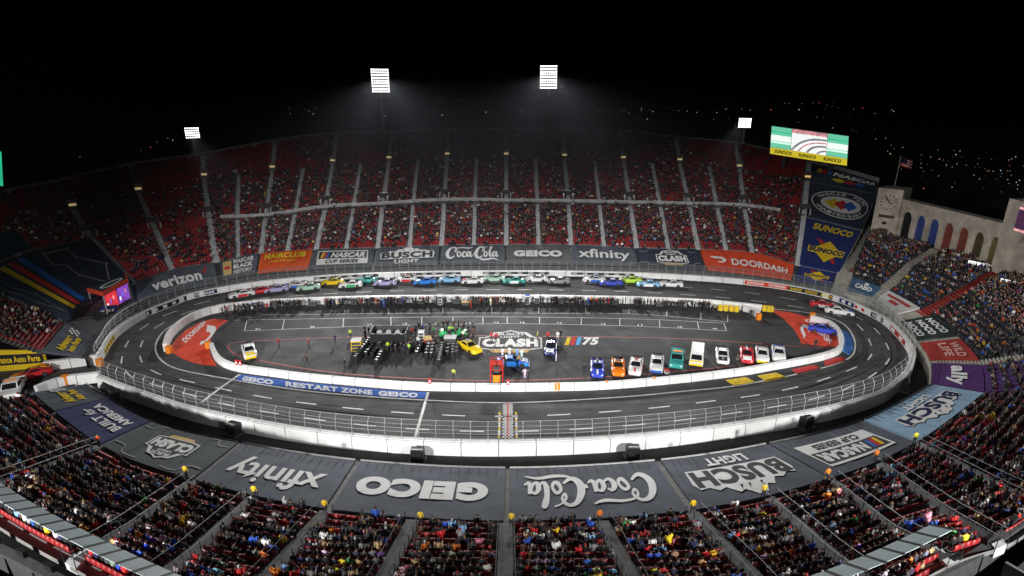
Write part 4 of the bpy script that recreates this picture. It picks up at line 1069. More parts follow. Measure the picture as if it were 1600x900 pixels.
spanel('screen_panel', (.275, .24, .735, 1), S_PNK)
pic = spanel('race_picture', (.275, .24, .735, .86), S_WHT, lift=.05)
mb = MB()
for pts, wd, m in (([(.0,.0),(.25,.5),(.6,.8),(1,.85)], .06, S_GRY), ([(.2,.0),(.4,.4),(.7,.62),(1,.66)], .04, S_PNK), ([(.45,0),(.6,.3),(.8,.44),(1,.46)], .06, S_GRY), ([(.75,0),(.85,.15),(1,.22)], .05, S_GRY)):
    mb = MB(); put_stroke(mb, pts, f, (.28, .25, .73, .84), m, wd, .1, False, 1.6); mb.build('picture_band', vb)
spanel('screen_panel', (0, 0, 1, .235), S_YEL)
for k in range(3):
    mb = MB(); put_text(mb, 'SUNOCO', f, (.06+k*.32, .06, .29+k*.32, .18), S_KEY, .08, .05, .2); mb.build('lettering', vb)
mb = MB()
for u in (.2, .8):
    p = f(u, -.02, -1); mb.tube([tuple(p), (p[0], p[1], 8)], .5, M_DGREY, 8)
mb.build('support_posts', vb)
# the other board, only its edge inside the picture
vb2 = tag(empty('video_board'), 'edge of a green video board at the far left', 'video board')
a, b, c, d_ = at_dist(-130, 270, 150), at_dist(5, 291, 150), at_dist(2, 237, 150), at_dist(-130, 222, 150); f2 = quadmap(a, b, c, d_)
mb = MB(); mb.hexa([f2(0, -.03, -.1), f2(1.01, -.03, -.1), f2(1.01, -.03, -1.6), f2(0, -.03, -1.6), f2(0, 1.03, -.1), f2(1.01, 1.03, -.1), f2(1.01, 1.03, -1.6), f2(0, 1.03, -1.6)], M_BLACK); mb.build('cabinet', vb2)
spanel('screen_panel', (0, 0, 1, 1), S_GRND, vb2, f2)
mb = MB(); p = f2(.6, 0, -1); mb.tube([tuple(p), (p[0], p[1], 4)], .5, M_DGREY, 8); mb.build('support_post', vb2)

# ------------------------------------------------------------------ peristyle: clock tower, arcade, great arch
pst = tag(empty('peristyle'), 'pale stone colonnade with arches and a clock block at right rim', 'building')
FOOT = catmull([un(1362,360,9.3), un(1400,366,9.3), un(1480,391,9.6), un(1558,417,10), un(1640,446,10.4)], 10); P_P = Path(FOOT)
def pface(s, z): p = P_P.at(s); return np.array((p[0], p[1], z))
def wz(px0, px1): return P_P.near(un(*px0, 9.5)), P_P.near(un(*px1, 9.8))
def topz(px, py, s):
    """height of a sight line above the wall foot at s"""
    p = P_P.at(s); return at_dist(px, py, math.hypot(p[0], p[1]-CAM_Y))[2]
sA, sB, sC, sD = 0, P_P.near(un(1400,366,9.3)), P_P.near(un(1558,417,10)), P_P.L
zc = topz(1388, 296, sB/2); z0_, z1_ = topz(1412, 312, sB), topz(1550, 349, sC)
def slab(s0, s1, za0, za1, zb0, zb1, t, m, mb, fwd=0.0):
    """wall piece between s0 and s1 along the foot, from za to zb, t deep"""
    p, q = P_P.at(s0), P_P.at(s1); d = (q-p)/np.linalg.norm(q-p); n = np.array((-d[1], d[0], 0)); n = n if n[0] > 0 else -n
    p, q = p - n*fwd, q - n*fwd; r, s_ = p+n*t, q+n*t
    mb.hexa([(p[0],p[1],za0),(q[0],q[1],za1),(s_[0],s_[1],za1),(r[0],r[1],za0),(p[0],p[1],zb0),(q[0],q[1],zb1),(s_[0],s_[1],zb1),(r[0],r[1],zb0)], m)
mb = MB(); slab(0, sB, 6, 6, zc, zc, 5, M_STONE, mb, .8); slab(-0, sB, zc-.01, zc-.01, zc+.35, zc+.35, 5.2, M_STONE, mb, .9); ck = mb.build('clock_block', pst)
ARCH = [(1409,348),(1431,352),(1456,359),(1477,366),(1499,374),(1521,382),(1542,391)]
ACOL = [(.01,.01,.012), (.06,.12,.5), (.06,.12,.5), (.42,.09,.06), (.40,.10,.06), (.13,.1,.04), (.25,.22,.07)]
n_ = len(ARCH); span = (sC-sB)/n_
mbw = MB(); zmid = lambda s: z0_+(z1_-z0_)*(s-sB)/(sC-sB)
foot_z = 9.2
for k in range(n_):
    s0 = sB+span*k; s1 = s0+span; cx = (s0+s1)/2; r = span*.34; spring = foot_z+ (zmid(cx)-foot_z)*.52
    slab(s0, cx-r, 7, 7, zmid(s0), zmid(cx-r), 1.6, M_STONE, mbw); slab(cx+r, s1, 7, 7, zmid(cx+r), zmid(s1), 1.6, M_STONE, mbw)
    m_ = 8
    for i in range(m_):
        a0, a1 = math.pi*(1-i/m_), math.pi*(1-(i+1)/m_); u0, u1 = cx+r*math.cos(a0), cx+r*math.cos(a1); h = r*1.05
        slab(u0, u1, spring+h*math.sin(a0), spring+h*math.sin(a1), zmid(u0), zmid(u1), 1.6, M_STONE, mbw)
    mb = MB(); slab(cx-r*1.05, cx+r*1.05, 7, 7, spring+r*1.1, spring+r*1.1, .2, mat('arch_fill_%d' % k, tuple(c*.6 for c in ACOL[k]), .8, .35, .8), mb, -.45); mb.build('arch_panel', pst)  # flat coloured panel set back inside the arch, one tone per arch
    mb = MB(); slab(cx-r-.5*0-.62, cx-r-.22, 7, 7, spring-.2, spring-.2, .5, M_STONE, mb, .45); mb.build('pilaster', pst)
mbw.build('arcade_wall', pst)
mb = MB(); slab(sB, sC, z0_-.55, z1_-.55, z0_+.12, z1_+.12, 2.1, M_STONE, mb, .22); mb.build('cornice', pst)
# clock face and small openings on the block
p0_, q0_ = P_P.at(0), P_P.at(sB); p, q = p0_+(q0_-p0_)*.08, p0_+(q0_-p0_)*.94; d = (q-p)/np.linalg.norm(q-p); n = np.array((-d[1], d[0], 0)); n = n if n[0] > 0 else -n
bw = np.linalg.norm(q-p); fc = quadmap((*(p-n*.86)[:2], 8), (*(q-n*.86)[:2], 8), (*(q-n*.86)[:2], zc), (*(p-n*.86)[:2], zc))
M_CLK = mat('clock_bronze', (.09, .05, .025), .6, .2, 2)
mb = MB(); hz = zc-8
for i in range(12):
    a = 2*math.pi*i/12; cx, cy = .5+.36*math.cos(a), .76+.36*math.sin(a)*bw/hz; put_rect(mb, fc, (cx-.035, cy-.012, cx+.035, cy+.012), M_CLK, .06, 1)
for ln, an in ((.3, 2.2), (.2, -.5)):
    put_poly(mb, [(.5, .755), (.5+ln*math.cos(an)-.03, .76+ln*math.sin(an)*bw/hz), (.5+ln*math.cos(an)+.03, .76+ln*math.sin(an)*bw/hz+.012), (.54, .77)], fc, (0, 0, 1, 1), M_CLK, .07)
mb.build('clock', pst); mb = MB(); put_rect(mb, fc, (.15, .44, .9, .5), M_CLK, .06, 2); mb.build('inscription', pst)
for bx, m in (((.38, .3, .6, .36), M_BLACK), ((.3, .12, .7, .22), M_CLK)): mb = MB(); put_rect(mb, fc, bx, m, .06, 1); mb.build('plaque', pst)
# great arch block at the right edge
zg = topz(1575, 309, sC); zg2 = zg+1.5; gs1 = min(P_P.L-.2, sC+13); gc = sC+6.2; gr = 2.3; gsp = 9+ (zg-9)*.40
mb = MB(); slab(sC, gc-gr, 7, 7, zg, zg, 4, M_STONE, mb, 1); slab(gc+gr, gs1, 7, 7, zg, zg, 4, M_STONE, mb, 1)
for i in range(8):
    a0, a1 = math.pi*(1-i/8), math.pi*(1-(i+1)/8); u0, u1 = gc+gr*math.cos(a0), gc+gr*math.cos(a1); slab(u0, u1, gsp+gr*1.1*math.sin(a0), gsp+gr*1.1*math.sin(a1), zg, zg, 4, M_STONE, mb, 1)
slab(gc-gr*1.5, gc+gr*1.6, zg, zg, zg+.9, zg+.9, 3.6, M_STONE, mb, .8)
mb.build('great_arch', pst)
mb = MB(); slab(gc-gr, gc+gr, 7, 7, gsp+2, gsp+2, .3, M_BLACK, mb, -2.4); mb.build('arch_backing', pst)
asn = tag(empty('arch_screen'), 'bright screen with pink borders above the great arch at right edge', 'screen')
s0, s1 = gc-3.0, gc+3.0; p, q = P_P.at(s0), P_P.at(s1); d = (q-p)/np.linalg.norm(q-p); n = np.array((-d[1], d[0], 0)); n = n if n[0] > 0 else -n
zl, zh = gsp+gr*1.1+.5, zg-.8; mb = MB(); slab(s0, s1, zl, zl, zh, zh, .3, M_BLACK, mb, 1.35); mb.build('cabinet', asn)
f3 = quadmap((*(p-n*1.37)[:2], zl), (*(q-n*1.37)[:2], zl), (*(q-n*1.37)[:2], zh), (*(p-n*1.37)[:2], zh))
for bx, m in (((0, .9, 1, 1), S_PNK), ((0, 0, 1, .1), S_PNK), ((0, .1, 1, .9), mat('screen_night', (.08, .03, .08), .4, .4, 1, emit=.5)), ((.38, .2, .62, .82), S_WHT)): spanel('screen_panel', bx, m, asn, f3, .03 if m is not S_WHT else .06)
# flag
fl = tag(empty('flag_pole'), 'pole with a small striped flag beside the clock block', 'flag'); p = at_dist(1396, 300, 168); t_ = at_dist(1399, 243, 168)
mb = MB(); mb.tube([(p[0], p[1], 8), (p[0], p[1], t_[2])], .12, M_STEEL, 6, .07); mb.build('pole', fl)
for k in range(7):
    mb = MB(); zt = t_[2]-.2-k*.3
    for i in range(6):
        X = lambda j: (p[0]+.1+j*.5, p[1]-.2+.25*math.sin(j*1.3), 0)
        a, b = X(i), X(i+1); dz0, dz1 = -.16*i, -.16*(i+1); m = M_NPRINT if (i < 3 and k < 4) else (M_RPRINT if k % 2 == 0 else M_WPRINT)
        mb.poly([(a[0],a[1],zt-.3+dz0),(b[0],b[1],zt-.3+dz1),(b[0],b[1],zt+dz1),(a[0],a[1],zt+dz0)], m)
    mb.build('stripe', fl)
# small screens and a tall totem in front of the peristyle
def small_screen(px, py, z, w_, h_, label, mats_):
    p = un(px, py, z); d = np.array((0-p[0], -20-p[1])); d /= np.linalg.norm(d); tx, ty = -d[1], d[0]
    r_ = tag(empty('screen'), label, 'screen'); mb = MB(); mb.box((p[0]-d[0]*.2, p[1]-d[1]*.2, z-.8), (w_+.2, .3, h_+.9), M_BLACK, (tx, ty)); mb.build('cabinet', r_)
    fq = quadmap((p[0]-tx*w_/2, p[1]-ty*w_/2, z), (p[0]+tx*w_/2, p[1]+ty*w_/2, z), (p[0]+tx*w_/2, p[1]+ty*w_/2, z+h_), (p[0]-tx*w_/2, p[1]-ty*w_/2, z+h_))
    for i, m in enumerate(mats_): spanel('screen_panel', (0, i/len(mats_), 1, (i+1)/len(mats_)-.04), m, r_, fq, .12)
small_screen(1470, 444, 6, 4.2, 1.2, 'small glowing pink and white screen among the peristyle crowd', (S_WHT,))
small_screen(1578, 420, 9.5, 2.2, 5, 'tall narrow lit sign beside the great arch', (S_KEY, S_GRY, S_WHT, S_KEY, S_WHT))
small_screen(1535, 416, 9.5, 4.5, .6, 'low bright light strip in front of the arcade, left one', (S_WHT,)); small_screen(1588, 446, 9.5, 4.5, .6, 'low bright light strip in front of the great arch', (S_WHT,))

# ------------------------------------------------------------------ stage at the west end
stg = tag(empty('show_stage'), 'small stage with glowing purple screens under an orange edged canopy at left', 'stage')
f4 = sub(B_FAR, 2.05, .15, 2.85, 1.0)
A, Bq, Cq, Dq = f4(0, .1), f4(1, .1), f4(1, 1), f4(0, 1); mb = MB()
lo = [(p[0], p[1], 1.3) for p in (A, Bq, Cq, Dq)]; hi = [(p[0], p[1], 2.2) for p in (A, Bq, Cq, Dq)]; mb.hexa(lo+hi, M_BLACK); mb.build('deck', stg)
mb = MB(); zt = 6.0; mb.hexa([(p[0], p[1], zt-.1) for p in (A, Bq, Cq, Dq)]+[(p[0], p[1], zt+.15) for p in (A, Bq, Cq, Dq)], M_NAVYB); mb.build('canopy', stg)
mb = MB()
for a, b in ((A, Bq), (Bq, Cq), (Dq, A)):
    d = (b-a); d[2] = 0; L_ = np.linalg.norm(d); d /= L_; m_ = (a+b)/2; mb.box((m_[0], m_[1], zt-.5), (L_+.3, .25, .75), M_ORB, (d[0], d[1]))
mb.build('fascia', stg)
fq = lambda u, v, l=0: (A*(1-u)*(1-v)+Bq*u*(1-v)+Cq*u*v+Dq*(1-u)*v)*np.array((1, 1, 0))+np.array((0, 0, zt+.16+l))
mb = MB(); put_stroke(mb, [(.5+.33*math.cos(a), .45+.22*math.sin(a)) for a in np.linspace(0, 2*math.pi, 24, False)], fq, (0, 0, 1, 1), M_WPRINT, .05, .03, True, 1.4); mb.build('roof_emblem', stg)
mb = MB()
for p in (A, Bq, Cq, Dq): mb.tube([(p[0], p[1], 2.2), (p[0], p[1], zt)], .12, M_STEEL, 6)
mb.build('posts', stg)
mid = (A+Bq)/2
for (a, b, m) in ((A, mid, S_RED), (mid, Bq, S_PUR), (Bq, (Bq+Cq)/2, S_BLU)):
    a2, b2 = a+(Cq-Bq)*.18, b+(Cq-Bq)*.18; fs = quadmap((*a2[:2], 2.4), (*b2[:2], 2.4), (*b2[:2], 5.2), (*a2[:2], 5.2)); mb = MB(); put_rect(mb, fs, (.03, 0, .97, 1), m, 0, 3)
    for k in range(3): put_rect(mb, fs, (.1+.25*k, .2+.15*k, .22+.25*k, .45+.15*k), (S_WHT, S_BLU, S_PNK)[k], .05, 1)
    mb.build('screen', stg)
mb = MB(); fb = quadmap(un(146,497,1.4), un(182,490,1.4), un(183,476,3.6), un(160,478,3.6)); put_rect(mb, fb, (0, 0, 1, 1), M_SUNB, 0, 4)
o = tag(mb.build('banner'), 'slanted royal blue board with white marks beside the stage', 'banner'); mb = MB()
for k in range(6): put_rect(mb, fb, (.1+k*.13, .3, .18+k*.13, .62), M_WPRINT if k != 2 else M_RPRINT, .05, 1)
mb.build('printed_marks', o)

# ------------------------------------------------------------------ the city beyond the rim
def city_lights():
    V = []; cols = []; T = ([(-1,0,0),(1,0,0),(0,-1,0),(0,1,0),(0,0,-1),(0,0,1)], [(0,2,5),(2,1,5),(1,3,5),(3,0,5),(2,0,4),(1,2,4),(3,1,4),(0,3,4)])
    pts = []
    for _ in range(55): x = random.uniform(440, 1180); pts.append((x, 168+abs(random.gauss(0, 14))))
    for _ in range(30): x = random.uniform(1200, 1400); pts.append((x, 160+random.random()**1.5*70))
    for _ in range(75): x = random.uniform(1380, 1600); pts.append((x, 250+(x-1400)*.12+random.gauss(0, 18)))
    for i in range(11): pts.append((1440+i*14, 242+i*3.2))
    for x, y in [(690,155),(722,157),(700,158),(975,172),(1338,205),(1500,236),(125,245),(220,235),(235,230),(262,216),(270,219),(245,222)]: pts.append((x, y))
    for x, y in pts:
        y = max(y, 153.5); q = un(x, y, 0); D = math.hypot(q[0], q[1]-CAM_Y)
        if D < 240: continue
        D = min(D, 3500); q = at_dist(x, y, D); r = D/F_PX*random.choice((.3, .4, .5, .7))
        pts_c = random.choice(((1,.85,.6),(1,.6,.25),(.9,.95,1),(1,1,.95),(1,.75,.4),(.5,.6,1),(1,.2,.1))); b = random.choice((.15, .3, .5, 1.0))
        V.append((q[0], q[1], q[2], 0, r)); cols.append([c*b for c in pts_c]+[1])
    me = stamp(T, V, np.repeat(np.array(cols), 8, 0)); m = mat('city_glow', None, .5, 0, emit=1.0, src='attr'); me.materials.append(m)
    o = link('city_lights', me); o['kind'] = 'stuff'; o['label'] = 'scattered small lights of the city beyond the dark rim'; o['category'] = 'city lights'
city_lights()
# black speaker stacks and small kit in the service road behind the near wall
def speaker_stack(px, py, label, k):
    p = un(px, py, -.6); r_ = tag(empty('speaker_stack', p, k), label, 'loudspeaker', 'black speaker stacks behind the near wall')
    mb = MB(); mb.box((0, 0, 0), (1.9, 1.5, .25), M_DGREY); mb.build('base', r_)
    for i in range(2):
        mb = MB(); mb.box((0, 0, .27+i*.66), (1.45, 1.0, .63), M_BLACK, top=.98); c = mb.build('cabinet', r_)
        mb = MB(); mb.box((0, .51, .33+i*.66), (1.25, .04, .5), M_DGREY); mb.build('grille', c)
    mb = MB(); mb.tube([(-.6, -.4, 1.5), (-.6, -.4, 1.75), (.6, -.4, 1.75), (.6, -.4, 1.5)], .04, M_STEEL, 5); mb.build('handle', r_)
for x, y, l, k in ((653,720,'black speaker stack behind the near wall, left of the finish line',0), (988,716,'black speaker stack behind the near wall, right of the finish line',0), (1258,668,'black speaker stack behind the near wall at the right turn',.5), (366,679,'black speaker stack behind the near wall, left of the lower-case banner',-.35), (180,628,'black speaker stack behind the near wall at the left turn',-.7), (1412,610,'black speaker stack at the right end beside the pale blue banner',.9)):
    speaker_stack(x, y, l, k)
# canopies of the press tower in the near corners
def canopy(pix, label):
    r_ = tag(empty('glass_canopy'), label, 'canopy'); P_ = Path(catmull([un(x, y, z) for x, y, z in pix], 8)); n = int(P_.L/1.35)
    for i in range(n):
        p, q = P_.at(P_.L*i/n), P_.at(P_.L*(i+.8)/n); d = P_.tan(P_.L*(i+.5)/n); nx, ny = -d[1], d[0]
        if nx*(0-p[0])+ny*(0-p[1]) < 0: nx, ny = -nx, -ny
        up_ = .55; c = [p, q, q+np.array((nx*1.15, ny*1.15, -up_)), p+np.array((nx*1.15, ny*1.15, -up_))]
        mb = MB(); mb.hexa([(a[0], a[1], a[2]-.05) for a in c]+[tuple(a) for a in c], M_GLASSY); mb.build('glass_panel', r_)
        mb = MB(); c = [q, P_.at(P_.L*(i+1)/n)]; c += [c[1]+np.array((nx*1.15, ny*1.15, -up_)), c[0]+np.array((nx*1.15, ny*1.15, -up_))]; mb.hexa([(a[0], a[1], a[2]-.12) for a in c]+[(a[0], a[1], a[2]-.02) for a in c], M_DGREY); mb.build('rafter', r_)
    return P_
PL = canopy([(-70,735,14),(0,783,14),(60,818,14),(140,860,14),(215,896,14),(300,935,14)], 'row of pale glass canopy panels across the lower left corner')
PR = canopy([(1290,915,14),(1370,884,14),(1430,857,14),(1492,826,14)], 'row of pale glass canopy panels at the lower right')
def loge(pix, label, n):
    """stepped boxes with low parapets behind the canopies"""
    r_ = tag(empty('press_tower'), label, 'building'); P_ = Path(catmull([un(x, y, z) for x, y, z in pix], 8))
    for k, (off, z0, z1, m) in enumerate(((0, 8, -.2, M_DGREY), (1.6, 8, -1.0, M_DGREY), (3.6, 8, -.1, M_DGREY), (5.5, 8, -.6, M_DGREY))):
        prev = None; mb = MB()
        for i in range(25):
            s = P_.L*i/24; p = P_.at(s); d = P_.tan(s); nx, ny = -d[1], d[0]
            if nx*p[0]+ny*(p[1]-5) < 0: nx, ny = -nx, -ny
            w_ = .5 if k in (0, 2) else 2.2
            c = [(p[0]+nx*off, p[1]+ny*off, z0), (p[0]+nx*(off+w_), p[1]+ny*(off+w_), z0), (p[0]+nx*(off+w_), p[1]+ny*(off+w_), p[2]+z1), (p[0]+nx*off, p[1]+ny*off, p[2]+z1)]
            if prev:
                for j in range(4): mb.poly([prev[j], c[j], c[(j+1) % 4], prev[(j+1) % 4]], m)
            prev = c
        mb.build('parapet' if k in (0, 2) else 'terrace', r_)
    for i in range(n):
        s = P_.L*(i+.5)/n; p = P_.at(s); d = P_.tan(s); nx, ny = -d[1], d[0]
        if nx*p[0]+ny*(p[1]-5) < 0: nx, ny = -nx, -ny
        mb = MB(); mb.box((p[0]+nx*2.6, p[1]+ny*2.6, p[2]-1.0), (2.2, .2, 1.1), M_CONC, (nx, ny)); mb.build('partition', r_)
        mb = MB(); mb.box((p[0]+nx*.1+d[0]*1.2, p[1]+ny*.1+d[1]*1.2, p[2]-.15), (.7, .25, .4), M_BLACK, (d[0], d[1])); mb.build('monitor', r_)
loge([(-120,790,13),(-40,826,13),(40,864,13),(110,900,13),(180,935,13)], 'grey stepped press boxes in the lower left corner', 7)
loge([(1380,925,13),(1450,890,13),(1520,855,13),(1590,805,13),(1660,760,13)], 'grey stepped press boxes in the lower right corner', 6)

# ------------------------------------------------------------------ people: one skinned surface per pose
def skin_person(joints, bones, fill):
    """joints {name: (x,y,z,radius)}; bones [(a,b)]; the surface is grown round them; fill(co, seg) -> material slot"""
    me = bpy.data.meshes.new('body'); names = list(joints)
    bm = bmesh.new(); lay = bm.verts.layers.skin.verify(); vs = {n: bm.verts.new(joints[n][:3]) for n in names}
    for a, b in bones: bm.edges.new((vs[a], vs[b]))
    for n in names: vs[n][lay].radius = joints[n][3] if isinstance(joints[n][3], tuple) else (joints[n][3],)*2; vs[n][lay].use_root = (n == names[0])
    bm.to_mesh(me); bm.free()
    o = bpy.data.objects.new('body', me); TMP.collection.objects.link(o)
    md = o.modifiers.new('grow', 'SKIN'); md.use_smooth_shade = True; md.branch_smoothing = .4
    s2 = o.modifiers.new('round', 'SUBSURF'); s2.levels = 1; s2.render_levels = 1
    with bpy.context.temp_override(scene=TMP, view_layer=TMP.view_layers[0]): dg = bpy.context.evaluated_depsgraph_get()
    dg.update(); out_ = bpy.data.meshes.new_from_object(o.evaluated_get(dg)); TMP.collection.objects.unlink(o); bpy.data.objects.remove(o)
    for m in (M_CLOTH, M_SKIN, M_HAIRM, M_TROU): out_.materials.append(m)
    P = {n: np.array(joints[n][:3]) for n in names}
    for f in out_.polygons:
        c = np.array(f.center); best = None
        for a, b in bones:
            A, B_ = P[a], P[b]; t = np.clip(np.dot(c-A, B_-A)/(np.dot(B_-A, B_-A)+1e-9), 0, 1); d = np.linalg.norm(c-(A+(B_-A)*t))
            if best is None or d < best[0]: best = (d, a, b, t)
        f.material_index = fill(c, best[1], best[2], best[3])
    return out_
def person_mesh(pose, hair=2, legs=3):
    """a 1.76 m figure facing +y"""
    J = {'pelvis': (0,0,.95,(.15,.11)), 'waist': (0,0,1.1,(.145,.1)), 'chest': (0,.01,1.32,(.18,.115)), 'neck': (0,.01,1.5,.06), 'skull': (0,.03,1.6,(.085,.1)), 'crown': (0,.02,1.72,(.075,.09)), 'nose': (0,.12,1.62,.022)}
    arms = {'stand': ((.24,.0,1.15),(.25,.08,.9),(.25,.12,.8)), 'hips': ((.34,-.05,1.2),(.2,.06,1.02),(.15,.1,1.0)), 'carry': ((.25,.05,1.16),(.17,.3,1.15),(.1,.38,1.16)), 'point': ((.27,.1,1.35),(.3,.36,1.42),(.31,.46,1.44)), 'sit': ((.25,.08,1.15),(.17,.3,1.03),(.12,.38,1.02))}
    def limb(s, k, armp):
        e, w, h = arms[armp]; J['shoulder'+k] = (s*.18,0,1.43,.072); J['elbow'+k] = (s*e[0], e[1], e[2], .05); J['wrist'+k] = (s*w[0], w[1], w[2], .036); J['hand'+k] = (s*h[0], h[1], h[2], .038); J['fingers'+k] = (s*(h[0]*.98), h[1]+.05, h[2]-.06, .022)
    aL, aR = {'stand': ('stand','stand'), 'walk': ('stand','carry'), 'hips': ('hips','hips'), 'carry': ('carry','carry'), 'point': ('stand','point')}[pose]
    limb(-1, 'L', aL); limb(1, 'R', aR); st = .24 if pose == 'walk' else .03
    for s, k, sg in ((-1,'L',1),(1,'R',-1)):
        J['hip'+k] = (s*.09,0,.88,.095); J['knee'+k] = (s*.1, st*.6*sg+.03, .48, .062); J['ankle'+k] = (s*.11, st*sg-(.05 if sg < 0 and pose == 'walk' else 0), .09, .043); J['toe'+k] = (s*.12, st*sg+.16, .045, .038)
    Bn = [('pelvis','waist'),('waist','chest'),('chest','neck'),('neck','skull'),('skull','crown'),('skull','nose')]
    for k in 'LR': Bn += [('chest','shoulder'+k),('shoulder'+k,'elbow'+k),('elbow'+k,'wrist'+k),('wrist'+k,'hand'+k),('hand'+k,'fingers'+k),('pelvis','hip'+k),('hip'+k,'knee'+k),('knee'+k,'ankle'+k),('ankle'+k,'toe'+k)]
    def fill(c, a, b, t):
        if a in ('skull',) and b == 'crown' or (a == 'neck' and t > .6): return hair if (c[2] > 1.66 or c[1] < .0) else 1
        if b == 'nose' or a in ('neck',): return 1
        if a.startswith(('wrist', 'hand')): return 1 if t > .3 else 0
        if a.startswith('ankle'): return 3
        if a.startswith(('hip', 'knee')) or b.startswith('hip'): return legs
        return 0
    return skin_person(J, Bn, fill)
def sitting_mesh():
    """a seated figure facing -y (the field), seat pan at z .43"""
    J = {'pelvis': (0,.2,.55,(.17,.13)), 'waist': (0,.2,.72,(.16,.11)), 'chest': (0,.17,.96,(.2,.125)), 'neck': (0,.15,1.13,.06), 'skull': (0,.12,1.23,(.085,.1)), 'crown': (0,.13,1.35,(.078,.09)), 'nose': (0,.03,1.25,.022)}
    for s, k in ((-1,'L'),(1,'R')):
        J['shoulder'+k] = (s*.19,.17,1.07,.075); J['elbow'+k] = (s*.25,.1,.8,.055); J['wrist'+k] = (s*.15,-.1,.68,.04); J['hand'+k] = (s*.1,-.17,.67,.04)
        J['hip'+k] = (s*.1,.12,.54,.1); J['knee'+k] = (s*.12,-.22,.56,.075); J['ankle'+k] = (s*.12,-.22,.12,.05); J['toe'+k] = (s*.12,-.36,.06,.04)
    Bn = [('pelvis','waist'),('waist','chest'),('chest','neck'),('neck','skull'),('skull','crown'),('skull','nose')]
    for k in 'LR': Bn += [('chest','shoulder'+k),('shoulder'+k,'elbow'+k),('elbow'+k,'wrist'+k),('wrist'+k,'hand'+k),('pelvis','hip'+k),('hip'+k,'knee'+k),('knee'+k,'ankle'+k),('ankle'+k,'toe'+k)]
    def fill(c, a, b, t):
        if (a == 'skull' and b == 'crown') or (a == 'neck' and t > .6): return 2 if (c[2] > 1.28 or c[1] > .14) else 1
        if b == 'nose' or a == 'neck': return 1
        if a.startswith('wrist'): return 1
        if a.startswith(('hip', 'knee', 'ankle')) or b.startswith('hip'): return 3
        return 0
    return skin_person(J, Bn, fill)
POSES = {p: person_mesh(p) for p in ('stand', 'walk', 'hips', 'carry', 'point')}
SUITED = {p: person_mesh(p, 0, 0) for p in POSES}       # helmet and overalls in one colour
SITTER = sitting_mesh()
TONES = {'black': (.012,.012,.014), 'dark grey': (.05,.05,.055), 'navy': (.015,.02,.06), 'white': (.7,.7,.7), 'red': (.5,.02,.02), 'blue': (.03,.1,.5), 'yellow': (.75,.5,.02), 'orange': (.75,.2,.02),
         'bright yellow-green': (.45,.75,.05), 'grey': (.22,.22,.23), 'tan': (.35,.24,.13), 'purple': (.14,.05,.3), 'light blue': (.2,.4,.65), 'green': (.04,.3,.08), 'pink': (.6,.2,.28), 'brown': (.1,.05,.03)}
def person(px, py, tone, label, pose='stand', face=None, z=0.0, group=None, suited=False, cat='person'):
    p = un(px, py, z) if px is not None else py
    o = bpy.data.objects.new('person', (SUITED if suited else POSES)[pose]); COL.objects.link(o)
    o.location = p; o.rotation_euler = (0, 0, random.uniform(0, 6.28) if face is None else face); sc = random.uniform(.96, 1.06); o.scale = (sc, sc, sc)
    c = TONES[tone]; o.color = (*[min(1, k*random.uniform(.8, 1.2)) for k in c], 1)
    return tag(o, label, cat, group)
ORD = 'first second third fourth fifth sixth seventh eighth ninth tenth eleventh twelfth thirteenth fourteenth'.split()
def ordinal(n): return ORD[n-1] if n <= 14 else '%d%s' % (n, 'th' if 10 <= n % 100 <= 20 else {1: 'st', 2: 'nd', 3: 'rd'}.get(n % 10, 'th'))

# pit crews along the back pit wall
crew = []
for cx, n, sp in ((352,3,6),(372,8,14),(400,6,12),(425,6,12),(445,6,8),(470,9,14),(510,7,8),(528,6,9),(562,7,10),(596,7,8),(610,6,10),(632,6,8),(668,3,4),(700,2,5),(716,2,4),(735,4,9),(756,8,8),(774,9,9),(801,8,8),(823,4,5),(845,3,4),(862,9,9),(898,5,7),(910,4,8),(940,7,9),(966,2,4),(990,5,9),(1018,3,8),(1036,2,4),(1063,4,6),(1076,5,7),(1100,6,9),(1110,3,5),(1068,4,8),(540,5,12),(652,5,10),(880,6,14),(925,6,8),(410,5,18),(460,5,14),(580,6,12),(620,4,10),(690,4,12),(745,5,14),(790,5,12),(1000,5,14),(1050,5,12),(1090,5,8),(955,4,10)):
    for _ in range(n):
        x = cx+random.gauss(0, sp*.55); yw = np.interp(x, [345, 400, 470, 560, 667, 800, 900, 1000, 1107], [489, 483.5, 479, 476, 474.5, 474, 475, 477, 482.5])
        crew.append((x, yw+abs(random.gauss(0, 2.6)) + (4 if x < 420 and random.random() < .4 else 0)))
crew.sort()
for i, (x, y) in enumerate(crew):
    tone = random.choices(['black', 'dark grey', 'navy', 'white', 'red', 'blue', 'yellow', 'grey', 'orange'], [52, 14, 10, 3, 5, 4, 3, 4, 2])[0]
    person(x, y, tone, 'crew member in %s overalls, %s from the left along the back pit wall' % (tone, ordinal(i+1)), random.choice(('stand', 'stand', 'walk', 'hips', 'carry')), None, group='pit crews along the back pit wall', suited=random.random() < .35)
